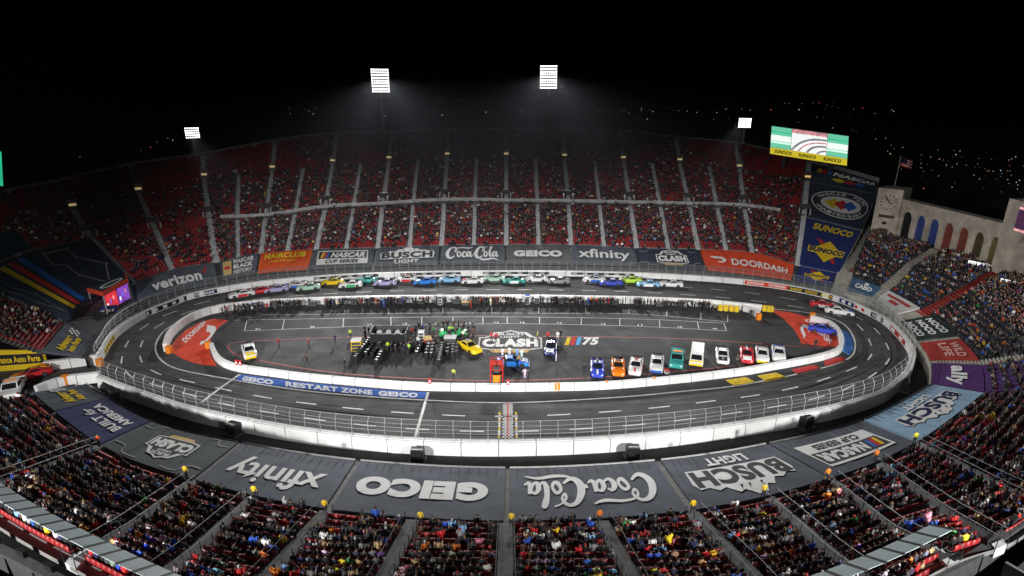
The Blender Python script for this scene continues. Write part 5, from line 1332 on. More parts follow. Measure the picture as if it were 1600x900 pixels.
# officials and lone figures in the infield
LONE = [(436,543,'red','official in red on the left of the infield','stand'),(483,544,'red','official in red between the left car and the tyre rows','stand'),(572,529,'red','official in red behind the tyre rows on the left','stand'),
 (524,537,'navy','figure in navy bending left of the tyre rows','carry'),(548,529,'bright yellow-green','marshal in bright yellow-green left of the tyre rows','stand'),(480,570,'brown','figure in brown near the front red line, left','walk'),(539,576,'black','figure in black by the front red line left of tyres','stand'),
 (709,592,'bright yellow-green','marshal in bright yellow-green by the front pit wall','walk'),(840,531,'bright yellow-green','marshal in bright yellow-green beside the emblem','stand'),(775,535,'red','official in red standing on the painted emblem','stand'),(768,534,'red','second official in red on the emblem, left one','stand'),
 (856,533,'red','official in red behind the dark blue car','stand'),(869,565,'white','figure in white overalls in front of the dark blue car','stand'),(912,585,'black','figure in black left of the blue race car','stand'),(876,529,'black','figure in black behind the dark blue car','hips'),(871,533,'white','figure in white leaning over the dark blue car','carry'),
 (405,494,'black','figure in black at the edge of left corner panel','walk'),(362,503,'black','figure in black striding beside the left corner panel','walk'),(1151,571,'dark grey','figure in grey between the white and red cars','hips'),(1273,545,'black','figure in black below the right corner panel','stand'),(1172,497,'black','figure in black beside the pit exit barrier','stand'),
 (813,578,'blue','figure in blue beside the flag stand','carry'),(820,592,'white','figure in white at the front pit wall by the flag stand','hips'),(826,594,'black','figure in black at front pit wall by the flag stand','stand'),(811,571,'tan','figure in tan behind the flag stand','stand')]
for x, y, tone, lab, pose in LONE: person(x, y, tone, lab, pose, random.choice((3.14, 0, 1.5, -1.5)), suited=tone == 'white')
for i, (x, y) in enumerate([(690+random.gauss(0,4)+k*4.2, 512+random.uniform(0,9)) for k in range(12)]):
    tone = random.choice(('black', 'black', 'black', 'bright yellow-green', 'dark grey')); person(x, y, tone, 'crew member in %s crowding round the green winner car, %s from left' % (tone, ordinal(i+1)), random.choice(('stand', 'carry', 'hips')), group='people round the green car')
for i, (x, y, tone) in enumerate([(655,517,'black'),(672,517,'black'),(649,526,'dark grey'),(642,530,'black'),(661,521,'blue'),(677,524,'green'),(723,520,'black'),(732,522,'black'),(741,522,'black'),(724,530,'white'),(740,528,'brown'),(731,530,'black'),(712,526,'black'),(697,526,'black'),(704,527,'dark grey')]):
    person(x, y, tone, 'figure in %s among the kit behind the tyre rows, %s from left' % (tone, ordinal(i+1)), random.choice(('stand', 'carry', 'hips')), group='people behind the tyre rows')
for i, (x, y, tone) in enumerate([(785,560,'white'),(796,558,'white'),(808,560,'light blue'),(815,562,'white'),(790,575,'dark grey')]):
    person(x, y, tone, 'figure in %s working on the bright blue car, %s from left' % (tone, ordinal(i+1)), 'carry', math.pi, group='crew round the bright blue car', suited=True)
for i in range(30):
    x = random.uniform(566, 728); y = random.uniform(521, 531) if random.random() < .7 else random.uniform(531, 552)
    if 578 < x < 640: y = random.uniform(548, 554)
    tone = random.choices(['black', 'dark grey', 'navy', 'bright yellow-green', 'white', 'red'], [50, 20, 12, 6, 5, 4])[0]
    person(x, y, tone, 'crew member in %s %s the tyre rows' % (tone, 'at the left end of' if x < 600 else ('left of centre in' if x < 640 else ('right of centre in' if x < 690 else 'at the right end of'))), random.choice(('stand', 'walk', 'carry', 'hips')), group='crew among the tyre rows')
# stewards in yellow jackets on top of the near banners, one at the head of each aisle
for i, (x, y, z, t_) in enumerate([(156,699,5.7,'orange'),(292,748,6.8,'yellow'),(399,780,7.4,'yellow'),(509,803,7.8,'yellow'),(658,822,7.9,'yellow'),(799,824,7.9,'yellow'),(936,819,7.8,'orange'),(1081,803,7.8,'yellow'),(1192,778,7.3,'yellow'),(1291,752,6.8,'orange'),(1367,722,6.3,'orange'),(1428,694,5.8,'yellow')]):
    person(x, y, t_, 'steward in %s jacket at the top edge of the near banners, %s from left' % (t_, ordinal(i+1)), 'stand', 0, z=z+.75, group='stewards along the near banners').scale = (.82, .82, .82)

# ------------------------------------------------------------------ spectators
PAL = [(('black',), 40), (('dark grey',), 18), (('navy',), 10), (('grey',), 9), (('white',), 8), (('red',), 4.5), (('blue',), 4), (('tan',), 5), (('orange',), 2), (('yellow',), 2), (('purple',), 1), (('light blue',), 2.5), (('green',), .8), (('pink',), .8), (('brown',), 5)]
PN = [p[0][0] for p in PAL]; PW_ = np.array([p[1] for p in PAL], float); PW_ /= PW_.sum(); PC = np.array([TONES[n] for n in PN])
def lathe(rings, n=6):
    V = []; Fs = []
    for (x, y, z, a, b) in rings: V += [(x+a*math.cos(2*math.pi*k/n), y+b*math.sin(2*math.pi*k/n), z) for k in range(n)]
    for i in range(len(rings)-1):
        for k in range(n): Fs.append((i*n+k, i*n+(k+1) % n, (i+1)*n+(k+1) % n, (i+1)*n+k))
    Fs.append(tuple((len(rings)-1)*n+k for k in range(n))); return V, Fs
T_BODY = lathe([(0,.2,.42,.18,.14), (0,.18,.75,.19,.13), (0,.16,1.0,.22,.13), (0,.15,1.1,.09,.08)])
T_HEAD = lathe([(0,.13,1.1,.07,.08), (0,.12,1.2,.1,.11), (0,.13,1.3,.09,.1), (0,.13,1.37,.03,.04)])
T_LEGS = boxVF(-.2, .2, -.3, .15, .42, .6); T_SHIN = boxVF(-.19, .19, -.34, -.2, .0, .45, 'bt')
T_ARM = joinVF(boxVF(-.3, -.2, -.05, .22, .68, 1.02), boxVF(.2, .3, -.05, .22, .68, 1.02))
SIT = joinVF(T_BODY, T_ARM, T_HEAD, T_LEGS, T_SHIN)
nB, nA, nH, nL = len(T_BODY[1]), len(T_ARM[1]), len(T_HEAD[1]), len(T_LEGS[1])+len(T_SHIN[1])
SKINS = np.array([(.42,.24,.17), (.3,.17,.1), (.16,.08,.05), (.5,.3,.22)]); HAIRS = np.array([(.02,.014,.01), (.06,.035,.02), (.2,.13,.06), (.01,.01,.012), (.5,.5,.5), (.4,.03,.03), (.03,.06,.25)])
from mathutils import noise as mnoise
def occupied(key, s):
    x, y, z, a, row, u = s; nz = mnoise.noise(Vector((x*.11, y*.11, z*.25+(5 if key == 'near' else 0)))); nz2 = mnoise.noise(Vector((x*.35+9, y*.35, 3.1)))
    if key == 'far':
        base = .66 if row < 40 else (.52 if row < 80 else .42)
        if row >= 80: base *= .25 + .75*math.exp(-((u-10.6)/2.2)**2)
        if u < 5: base *= .55
        if row >= 40 and u > 12.5: base *= .75
        if row < 3: base *= .35
    elif key == 'near':
        base = .86
        if row < 3: base *= .3 + .2*row
        if 1.3 < u < 2.05 and 4 < row < 60: base *= .5
        if 5.05 < u < 5.5: base *= .75
    else: base = .88
    return random.random() < base + .38*nz + .22*nz2
NEARBY = []; CROWD = {}
for key, L in SEATS.items():
    occ = [s for s in L if occupied(key, s)]
    CROWD[key] = occ
inframe = []
def project(x, y, z):
    y -= CAM_Y; z -= CAM_H; d = y*CP - z*SP; u = y*SP + z*CP
    return 800+F_PX*x/d, 450-F_PX*u/d, d
for i, s in enumerate(CROWD['near']):
    X, Y, d = project(s[0], s[1], s[2]+.8)
    if d > 0 and 5 < X < 1595 and Y < 893: inframe.append((d, i))
inframe.sort(); pick = [i for _, i in inframe[:300]]; pset = set(pick); counts = {}
BN = ['pale blue', 'framed series', 'mountain', 'script', 'heavy capitals', 'lower-case', 'house emblem', 'slate blue', 'end']
for i in sorted(pick, key=lambda i: (CROWD['near'][i][4], CROWD['near'][i][5])):
    s = CROWD['near'][i]; tone = PN[rng.choice(len(PN), p=PW_)]; k = (s[4], int(s[5])); counts[k] = counts.get(k, 0)+1
    o = bpy.data.objects.new('spectator', SITTER); COL.objects.link(o); o.location = s[:3]; o.rotation_euler = (0, 0, s[3]+random.uniform(-.25, .25)); q = random.uniform(.84, .98); o.scale = (q, q, q)
    o.color = (*[min(1, c*random.uniform(.9, 1.7)) for c in TONES[tone]], 1); row = s[4] if s[4] < 40 else s[4]-40+len(rn1)-1
    tag(o, 'spectator in %s, %s row behind %s banner, %s from its right' % (tone, ordinal(row+1), BN[int(s[5])], ordinal(counts[k])), 'spectator', 'spectators seated in the near stand')
LAB = {'far': 'far grandstand crowd of thousands seated on red seats under the rim', 'peristyle': 'crowd seated at the open end below the colonnade', 'near': 'crowd filling the rest of the near stand'}
for key, L in CROWD.items():
    xs = []; cols = []
    for i, s in enumerate(L):
        if key == 'near' and i in pset: continue
        q = random.uniform(.82, .98); up_ = random.choice((0, 0, 0, 0, 0, .12, .3)); xs.append((s[0]+random.uniform(-.1, .1), s[1]+random.uniform(-.1, .1), s[2]+up_, s[3]+random.gauss(0, .35), q))
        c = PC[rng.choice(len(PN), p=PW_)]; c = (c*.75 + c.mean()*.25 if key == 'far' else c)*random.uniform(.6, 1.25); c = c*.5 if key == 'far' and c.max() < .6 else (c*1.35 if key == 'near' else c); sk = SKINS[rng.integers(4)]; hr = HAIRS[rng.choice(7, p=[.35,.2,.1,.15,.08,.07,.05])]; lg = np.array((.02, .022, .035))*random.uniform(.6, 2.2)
        fc_ = [c]*(nB+nA)
        for j in range(nH):
            k = j % 6; ring = j//6
            fc_.append(hr if (ring >= 1 and k in (0, 1, 2)) or ring >= 2 else sk)
        fc_ += [lg]*nL; cols.append(np.hstack([np.clip(np.array(fc_), 0, 1), np.ones((len(fc_), 1))]))
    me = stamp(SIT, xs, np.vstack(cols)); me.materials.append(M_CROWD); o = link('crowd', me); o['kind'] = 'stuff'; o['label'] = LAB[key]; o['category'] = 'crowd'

# ------------------------------------------------------------------ stock cars
def car_body_mesh():
    ST = [(-2.45,.78,.34,.80,.86), (-2.34,.93,.20,.90,.97), (-1.5,.985,.15,.91,.97), (-1.15,.965,.15,.88,.94), (-.4,.955,.14,.83,.88), (.6,.955,.14,.82,.88), (1.05,.975,.14,.85,.90), (1.5,.985,.14,.82,.87), (1.95,.96,.14,.73,.79), (2.25,.88,.14,.6,.65), (2.42,.7,.16,.42,.46)]
    V = []; Fs = []; n = 11
    for x, hw, zb, zs, zc in ST:
        half = [(hw*.97, zb), (hw, zb+.3*(zs-zb)), (hw*.99, zb+.8*(zs-zb)), (hw*.93, zs), (hw*.5, zs+(zc-zs)*.8)]
        V += [(x, y, z) for y, z in half] + [(x, 0, zc)] + [(x, -y, z) for y, z in half[::-1]]
    for i in range(len(ST)-1):
        for k in range(n-1): Fs.append((i*n+k, i*n+k+1, (i+1)*n+k+1, (i+1)*n+k))
        Fs.append((i*n+n-1, i*n, (i+1)*n, (i+1)*n+n-1))
    Fs.append(tuple(range(n))[::-1]); Fs.append(tuple((len(ST)-1)*n+k for k in range(n)))
    return V, Fs
def wheel_parts(parent, x, y, r=.34, wd=.28):
    s = 1 if y > 0 else -1; mb = MB(); mb.tube([(x, y-s*wd/2, r), (x, y+s*wd/2, r)], r, M_TYRE, 12); t = mb.build('wheel', parent)
    mb = MB(); mb.tube([(x, y+s*wd/2-.02*s, r), (x, y+s*(wd/2+.015), r)], r*.58, M_RIM, 10); mb.build('rim', t)
def trim_mat(k): return {'white': M_WPRINT, 'yellow': M_YPRINT, 'red': M_RPRINT, 'blue': M_BPRINT, 'black': M_BLACK, 'navy': M_NPRINT, 'green': mat('green_print', (.03, .4, .14), .45, .08), 'teal': mat('teal_print', (.08, .42, .38), .45, .08), 'orange': M_ORANGE, 'lime': mat('lime_print', (.5, .8, .05), .45, .08)}[k]
def make_car():
    r_ = empty('race_car'); mb = MB(); V, Fs = car_body_mesh(); mb.mesh_(V, Fs, M_PAINT); mb.build('body', r_, True)
    # cabin: pillars and roof, then four panes set proud
    b = [(.85,.80,.87), (-1.7,.74,.93)]; t = [(.02,.60,1.30), (-.95,.58,1.31)]
    C = [(b[0][0],b[0][1],b[0][2]), (b[0][0],-b[0][1],b[0][2]), (b[1][0],-b[1][1],b[1][2]), (b[1][0],b[1][1],b[1][2])]; T = [(t[0][0],t[0][1],t[0][2]), (t[0][0],-t[0][1],t[0][2]), (t[1][0],-t[1][1],t[1][2]), (t[1][0],t[1][1],t[1][2])]
    T2 = [(x*.86-.05, y*.8, 1.345) for x, y, z in T]
    mb = MB(); mb.mesh_(C+T+T2, [(0,1,5,4),(1,2,6,5),(2,3,7,6),(3,0,4,7),(4,5,9,8),(5,6,10,9),(6,7,11,10),(7,4,8,11),(8,9,10,11)], M_PAINT); mb.build('roof', r_)
    def pane(q, name, o_):
        q = [np.array(p, float) for p in q]; c = sum(q)/4; n = np.cross(q[1]-q[0], q[3]-q[0]); n /= np.linalg.norm(n); n = n if np.dot(n, c-np.array((-.4,0,.9))) > 0 else -n
        mb = MB(); P = [c+(p-c)*o_+n*.012 for p in q]; Q = [p-n*.02 for p in P]; mb.hexa(Q+P, M_GLASS); mb.build(name, r_)
    pane((C[0], C[1], T[1], T[0]), 'windscreen', .9); pane((C[2], C[3], T[3], T[2]), 'rear_window', .86); pane((C[1], C[2], T[2], T[1]), 'side_window', .78); pane((C[3], C[0], T[0], T[3]), 'side_window', .78)
    for x in (-1.42, 1.42):
        for y in (-.86, .86): wheel_parts(r_, x, y)
    mb = MB(); mb.box((-2.42, 0, .99), (.06, 1.7, .2), M_BLACK); mb.box((-2.42, .6, .9), (.04, .04, .1), M_BLACK); mb.box((-2.42, -.6, .9), (.04, .04, .1), M_BLACK); mb.build('spoiler', r_)
    mb = MB(); mb.box((2.36, 0, .1), (.35, 1.75, .07), M_BLACK); mb.build('splitter', r_)
    for y in (-.62, .62):
        mb = MB(); mb.hexa([(2.24, y-.16, .5), (2.33, y-.14, .5), (2.33, y+.14, .5), (2.24, y+.16, .5), (2.16, y-.15, .65), (2.3, y-.12, .58), (2.3, y+.12, .58), (2.16, y+.15, .65)], M_WPRINT); mb.build('headlight', r_)
    return r_
BODY_Z = lambda x: float(np.interp(x, [-2.34, -1.5, -.4, .6, 1.5, 1.95, 2.25, 2.42], [.97, .97, .88, .88, .87, .79, .65, .46]))
def livery(car, style, m):
    """coloured panels of the car's own paint scheme, laid on bonnet, roof, deck and doors"""
    def top(x0, x1, y0, y1, m, nm, roof=False):
        mb = MB(); n = 5
        for i in range(n):
            a, b = x0+(x1-x0)*i/n, x0+(x1-x0)*(i+1)/n
            z = (lambda x, y: 1.352) if roof else (lambda x, y: BODY_Z(x)+.014-.03*abs(y)**2)
            mb.poly([(a, y0, z(a, y0)), (b, y0, z(b, y0)), (b, y1, z(b, y1)), (a, y1, z(a, y1))], m)
        o = mb.build(nm, car); return o
    if 'hood' in style: top(.95, 2.25, -.6, .6, m, 'bonnet_panel')
    if 'stripe' in style: top(.9, 2.3, -.14, .14, m, 'stripe'); top(-.82, -.1, -.14, .14, m, 'stripe', True); top(-2.3, -1.75, -.14, .14, m, 'stripe')
    if 'roof' in style: top(-.82, -.08, -.44, .44, m, 'roof_panel', True)
    if 'deck' in style: top(-2.3, -1.74, -.7, .7, m, 'boot_panel')
    if 'nose' in style:
        mb = MB(); mb.hexa([(2.1,-.93,.2),(2.47,-.72,.2),(2.47,.72,.2),(2.1,.93,.2),(2.08,-.9,.68),(2.45,-.68,.46),(2.45,.68,.46),(2.08,.9,.68)], m); mb.build('nose_panel', car)
    if 'tail' in style:
        mb = MB(); mb.box((-2.42, 0, .4), (.14, 1.86, .75), m); mb.build('tail_panel', car)
    if 'side' in style:
        for y in (-.992, .992):
            mb = MB(); mb.hexa([(-.9,y-.008,.2),(.9,y-.008,.2),(.9,y+.008,.2),(-.9,y+.008,.2),(-1.1,y*.985-.008,.72),(.7,y*.985-.008,.72),(.7,y*.985+.008,.72),(-1.1,y*.985+.008,.72)], m); mb.build('door_panel', car)
PROTO = make_car(); used_proto = [False]
CARCOL = {'white': (.75,.75,.75), 'blue': (.04,.07,.5), 'dark blue': (.015,.03,.14), 'bright blue': (.03,.22,.75), 'orange': (.85,.2,.01), 'red': (.55,.02,.03), 'yellow': (.8,.55,.01), 'green': (.05,.45,.15), 'teal': (.05,.38,.35), 'light blue': (.25,.5,.75), 'lavender': (.4,.35,.6), 'black': (.02,.02,.022), 'lime': (.45,.75,.05), 'pale green': (.4,.6,.48), 'grey': (.3,.3,.32)}
def car(px, py, yaw, col, style, m, label, group=None):
    o = copy_thing(PROTO) if used_proto[0] else PROTO; used_proto[0] = True
    livs.append((o, px, py, yaw, col, style, m, label, group))
livs = []
def lean_yaw(x, y, k):
    """heading of a car whose long axis runs k sideways per one down the sight"""
    a, b = un(x-k*10, y-10, 0), un(x+k*10, y+10, 0); return math.atan2(b[1]-a[1], b[0]-a[0])
LEAN = {933: .02, 965.5: .04, 993: -.2, 1026: -.12, 1128: .1, 1166: .08, 1190: .1, 1215.5: .12}
# parked in the infield, noses to the front wall
for x, y, c, st, m, lab in [(933,580,'blue','roof stripe side','white','blue race car with white roof, first of the parked row from the left'),
  (965.5,578,'orange','roof deck','black','bright orange race car parked with its dark roof panel'),
  (993,577,'white','side stripe','red','white race car with red stripe parked right of the orange one'),
  (1026,573,'white','nose','blue','white race car with blue nose parked left of the green pickup'),
  (1128,560,'white','tail hood','black','white race car with black bonnet parked alone right of the yellow van'),
  (1166,559,'red','hood stripe','white','red race car with white bonnet parked near the right end'),
  (1190,559,'white','nose','yellow','white race car with bright yellow nose at the right end of the row'),
  (1215.5,557,'white','side deck','blue','white race car with blue sides, last of the parked row')]:
    car(x, y, lean_yaw(x, y, LEAN[x]), c, st, m, lab, 'race cars parked in the infield')
car(390, 553, lean_yaw(390, 553, .32), 'white', 'nose hood', 'yellow', 'white race car with yellow nose parked alone on the left of the infield')
car(801, 570, R(0), 'bright blue', 'hood', 'white', 'bright blue race car side on behind the flag stand')
car(861, 547, R(-100), 'dark blue', 'hood', 'white', 'dark blue race car with crew leaning over it beside the emblem')
car(734, 546, R(-52), 'yellow', 'roof deck', 'black', 'yellow race car with black roof right of the tyre rows')
car(709, 523, R(10), 'green', 'roof', 'lime', 'green race car mobbed by crew behind the tyre rows')
car(1287, 519, R(-28), 'blue', 'stripe', 'white', 'dark blue race car standing on the right corner panel')
car(1287, 480, R(-22), 'red', 'side stripe', 'white', 'red race car with white stripe entering the right turn')
car(1311, 490, R(-24), 'white', 'hood', 'blue', 'white race car with blue bonnet beside the red one in right turn')
# the field along the back straight
for x, y, c, st, m, lab in [(378,463,'white','stripe side','red','white and red race car leading the pack into the left turn'), (404,458,'red','stripe roof','white','red race car with white roof second in the pack at left'), (432,455,'lavender','hood','white','lavender race car in the pack at the left'),
  (462,449,'white','side hood','blue','white race car with blue bonnet in the pack'), (482,452,'pale green','stripe','white','pale green race car in the pack, left part'), (520,444,'yellow','roof','black','yellow race car with black roof in the pack'),
  (548,448,'white','side','green','white race car with green sides in the pack'), (572,441,'teal','stripe','white','teal race car in the pack'), (602,445,'lavender','roof stripe','white','lavender race car with white roof in the pack'),
  (634,439.5,'white','side roof','red','white race car with red roof in the pack'), (664,443,'bright blue','stripe','black','bright blue race car in the middle of the pack'), (702,440,'light blue','roof','white','light blue race car with white roof in the pack'),
  (738,442,'white','hood','red','white race car with red bonnet in the middle of back straight'), (772,438.5,'pale green','roof','white','pale green race car with white roof at the middle of the back straight'), (803,442,'teal','side','white','teal race car with white sides on the back straight'),
  (838,439,'white','roof','black','white race car with black roof on the back straight'), (872,442,'grey','stripe','white','grey race car with white stripe on the back straight'), (928,440,'white','side roof','blue','white race car with blue roof on the back straight'), (954,445,'blue','roof','white','blue race car with white roof on the back straight'),
  (984,441,'lime','hood','black','lime race car with black bonnet on the back straight'), (1012,447,'light blue','side','white','light blue race car with white sides on the back straight'), (1048,447,'white','stripe','black','white race car with black stripe, last on the back straight')]:
    s = P_WALL.near(un(x, y, 0)); d = P_WALL.tan(s); car(x, y, math.atan2(-d[1], -d[0])+random.uniform(-.04, .04), c, st, m, lab, 'race cars running along the back straight')
car(50, 589, R(222), 'red', 'stripe', 'yellow', 'red race car on the tunnel road at the far left', None)
for o, px, py, yaw, col, style, m, label, group in livs:
    p = un(px, py, 0); o.location = (p[0], p[1], .01); o.rotation_euler = (0, 0, yaw); tag(o, label, 'race car', group)
    for ch in o.children: ch.color = (*CARCOL[col], 1)
    livery(o, style, trim_mat(m))
# pickups and the van
def make_truck(kind, px, py, yaw, col, label, trim=None, top=None):
    p = un(px, py, 0); r_ = tag(empty('pickup_truck' if kind == 'pickup' else 'service_van', (p[0], p[1], .01), yaw), label, 'pickup' if kind == 'pickup' else 'van')
    c = (*CARCOL[col], 1); tm = trim_mat(trim) if trim else M_PAINT
    def prism(sec, hw, m, nm, inset=.0):
        """side outline (x,z) pushed across the width, upper points drawn in"""
        mb = MB(); L_ = [(x, hw-(inset if z > 1.15 else 0), z) for x, z in sec]; Rr = [(x, -(hw-(inset if z > 1.15 else 0)), z) for x, z in sec]; n = len(sec)
        mb.mesh_(L_+Rr, [tuple(range(n)), tuple(range(2*n-1, n-1, -1))]+[(i, i+n, (i+1) % n+n, (i+1) % n) for i in range(n)], m); o = mb.build(nm, r_); o.color = c; return o
    if kind == 'pickup':
        prism([(2.75,.4),(2.8,.75),(2.65,1.02),(1.35,1.14),(1.35,.4)], .98, M_PAINT, 'bonnet'); prism([(1.36,.4),(1.36,1.15),(.75,1.84),(-.85,1.86),(-1.0,1.15),(-1.0,.4)], .97, M_PAINT, 'cab', .16)
        for y in (-.93, .93):
            mb = MB(); mb.box((-1.95, y, .45), (1.9, .12, .72), M_PAINT); o = mb.build('bed_side', r_); o.color = c
        mb = MB(); mb.box((-2.88, 0, .45), (.1, 1.98, .72), M_PAINT); o = mb.build('tailgate', r_); o.color = c
        mb = MB(); mb.box((-1.95, 0, .45), (1.9, 1.74, .12), M_DGREY); mb.build('bed_floor', r_)
        mb = MB(); mb.box((-1.9, 0, .58), (1.3, 1.3, .55), tm); mb.build('equipment_box', r_); mb = MB(); mb.box((-.1, 0, 1.86), (.3, 1.3, .12), M_ORANGE); mb.build('light_bar', r_)
        gx, gz, rx = (1.32, .8), (1.2, 1.8), (-.88, -.99)
    else:
        prism([(2.6,.4),(2.65,.8),(2.45,1.2),(1.75,1.98),(1.6,2.08),(-2.4,2.08),(-2.5,1.2),(-2.5,.4)], .99, M_PAINT, 'body', .1)
        mb = MB(); mb.hexa([(2.46,-.95,.42),(2.7,-.93,.42),(2.7,.93,.42),(2.46,.95,.42),(2.4,-.9,1.18),(2.52,-.88,1.16),(2.52,.88,1.16),(2.4,.9,1.18)], tm); mb.build('nose_panel', r_)
        for y in (-1, 1):
            mb = MB(); mb.box((1.0, y*.995, .6), (2.6, .02, .5), tm); mb.build('side_stripe', r_)
        gx, gz, rx = (2.38, 1.86), (1.26, 1.86), (-2.42, -2.5)
    mb = MB(); mb.hexa([(gx[0], -.78, gz[0]), (gx[0]+.03, -.78, gz[0]+.01), (gx[0]+.03, .78, gz[0]+.01), (gx[0], .78, gz[0]), (gx[1], -.7, gz[1]), (gx[1]+.03, -.7, gz[1]+.01), (gx[1]+.03, .7, gz[1]+.01), (gx[1], .7, gz[1])], M_GLASS); mb.build('windscreen', r_)
    for y in (-1, 1):
        mb = MB(); mb.hexa([(-.7,y*.95,1.2),(1.15,y*.95,1.2),(1.15,y*.965,1.2),(-.7,y*.965,1.2),(-.6,y*.86,1.72),(.75,y*.86,1.72),(.75,y*.875,1.72),(-.6,y*.875,1.72)], M_GLASS); mb.build('side_window', r_)
        for x in (-1.75, 1.85): wheel_parts(r_, x, y*.88, .38, .26)
        mb = MB(); mb.box((2.66 if kind == 'van' else 2.76, y*.7, .72), (.1, .3, .16), M_WPRINT); mb.build('headlight', r_)
    return r_
make_truck('pickup', 1057, 567, lean_yaw(1057, 567, -.12), 'teal', 'green pickup with kit in its bed parked among the race cars', 'green')
make_truck('van', 1088, 564, lean_yaw(1088, 564, -.12), 'white', 'white van with yellow front parked beside the green pickup', 'yellow')
make_truck('pickup', 22, 614, R(-62), 'white', 'white pickup on the tunnel road at the left edge', 'black')

# ------------------------------------------------------------------ tyres in rows, hauler, flag stand and other infield kit
mb = MB(); n = 14; V = []
for (r, z) in ((.2, .02), (.31, 0), (.345, .05), (.345, .23), (.31, .28), (.2, .26)): V += [(r*math.cos(2*math.pi*k/n), r*math.sin(2*math.pi*k/n), z) for k in range(n)]
mb.mesh_(V, [(i*n+k, i*n+(k+1) % n, (i+1)*n+(k+1) % n, (i+1)*n+k) for i in range(5) for k in range(n)], M_TYRE); tyre_me = mb.build('racing_tyre').data
bpy.data.objects.remove(bpy.data.objects['racing_tyre'])
mb = MB(); mb.mesh_([(.21*math.cos(2*math.pi*k/10), .21*math.sin(2*math.pi*k/10), z) for z in (.06, .245) for k in range(10)], [(k, (k+1) % 10, 10+(k+1) % 10, 10+k) for k in range(10)]+[tuple(range(10, 20))], M_RIM); rim0 = mb.build('rim'); rim_me = rim0.data; bpy.data.objects.remove(rim0)
TROWS = [((556,566),(577,537),12), ((572,557),(585,541),6), ((582,558),(593,541),6), ((589,572),(603,543),12), ((629,552),(634,540),5), ((637,554),(643,541),6), ((651,556),(657,542),6), ((666,558),(670,543),6), ((674,558),(677,543),6), ((686,572),(691,545),11), ((699,556),(701,544),5), ((707,557),(708,544),5), ((713,555),(714,544),4)]
nt_ = 0
for ri, (a, b, k) in enumerate(TROWS):
    A, Bq = un(*a, 0), un(*b, 0); L_ = np.linalg.norm(Bq-A); n = max(2, int(L_/.74))
    for i in range(n):
        p = A+(Bq-A)*i/max(n-1, 1)
        for lv in range(4 if ri in (0, 3, 9) else 3):
            if nt_ >= 296: break
            nt_ += 1; o = bpy.data.objects.new('racing_tyre', tyre_me); COL.objects.link(o); o.location = (p[0]+random.uniform(-.03, .03), p[1]+random.uniform(-.03, .03), .285*lv); o.rotation_euler = (0, 0, random.random())
            tag(o, '%s tyre from the ground, %s stack from the front, %s tyre row from left' % (ordinal(lv+1), ordinal(i+1), ordinal(ri+1)), 'tyre', 'racing tyres stacked in rows in the infield')
            r_ = bpy.data.objects.new('rim', rim_me); COL.objects.link(r_); r_.parent = o
hp = un(607, 541, 0); ht = tag(empty('equipment_trailer', (hp[0], hp[1], 0)), 'big black open trailer with three pale domed lamps behind the tyre rows', 'trailer')
mb = MB(); mb.box((0, -.1, .5), (5.6, .15, 1.7), M_BLACK); mb.build('front_panel', ht)
mb = MB(); mb.box((0, 1.5, .5), (5.6, 3.0, .2), M_BLACK); mb.build('deck', ht)
mb = MB(); mb.box((0, 3.0, .5), (5.6, .12, 1.9), M_DGREY); mb.build('rear_panel', ht)
for s in (-1, 1):
    mb = MB(); mb.box((s*2.85, 1.4, .3), (.12, 3.1, 2.1), M_DGREY); mb.build('side_panel', ht)
for i in (-1, 0, 1):
    mb = MB(); V, Fs = lathe([(i*1.45, .75, .7, .5, .5), (i*1.45, .75, 1.9, .5, .5), (i*1.45, .75, 2.2, .46, .46), (i*1.45, .75, 2.42, .3, .3), (i*1.45, .75, 2.5, .08, .08)], 10); mb.mesh_(V, Fs, M_LGREY); mb.build('lamp_dome', ht)
for x in (-2, 2):
    for y in (.4, 2.4):
        mb = MB(); mb.tube([(x-.12, y, .25), (x+.12, y, .25)], .25, M_TYRE, 10); mb.build('wheel', ht)
# flag stand by the start line
fp = un(776, 600, 0); fs = tag(empty('flag_stand', (fp[0], fp[1], 0)), 'red framed starter stand at the front pit wall by the finish line', 'stand')
for x in (-.85, .85):
    for y in (0, 1.5):
        mb = MB(); mb.tube([(x, y, 0), (x, y, 3.3)], .06, M_RPRINT, 6); mb.build('post', fs)
mb = MB(); mb.box((0, .75, 1.3), (1.75, 1.55, .12), M_BLACK); mb.build('platform', fs)
mb = MB(); mb.box((0, 1.53, 1.45), (1.7, .05, 1.5), M_DRED); mb.build('panel', fs)
for y, z in ((0, 1.3), (0, 2.1), (0, 3.3), (1.5, 3.3)):
    mb = MB(); mb.tube([(-.85, y, z), (.85, y, z)], .045, M_RPRINT, 6); mb.build('rail', fs)
for x in (-.85, .85):
    mb = MB(); mb.tube([(x, 0, 3.3), (x, 1.5, 3.3)], .045, M_RPRINT, 6); mb.build('rail', fs)
mb = MB(); mb.box((0, .45, 1.63), (.8, .5, .9), M_DGREY); mb.build('console', fs); mb = MB(); mb.box((0, -.1, .3), (1.0, .12, 1.1), M_ORANGE); mb.build('orange_board', fs)
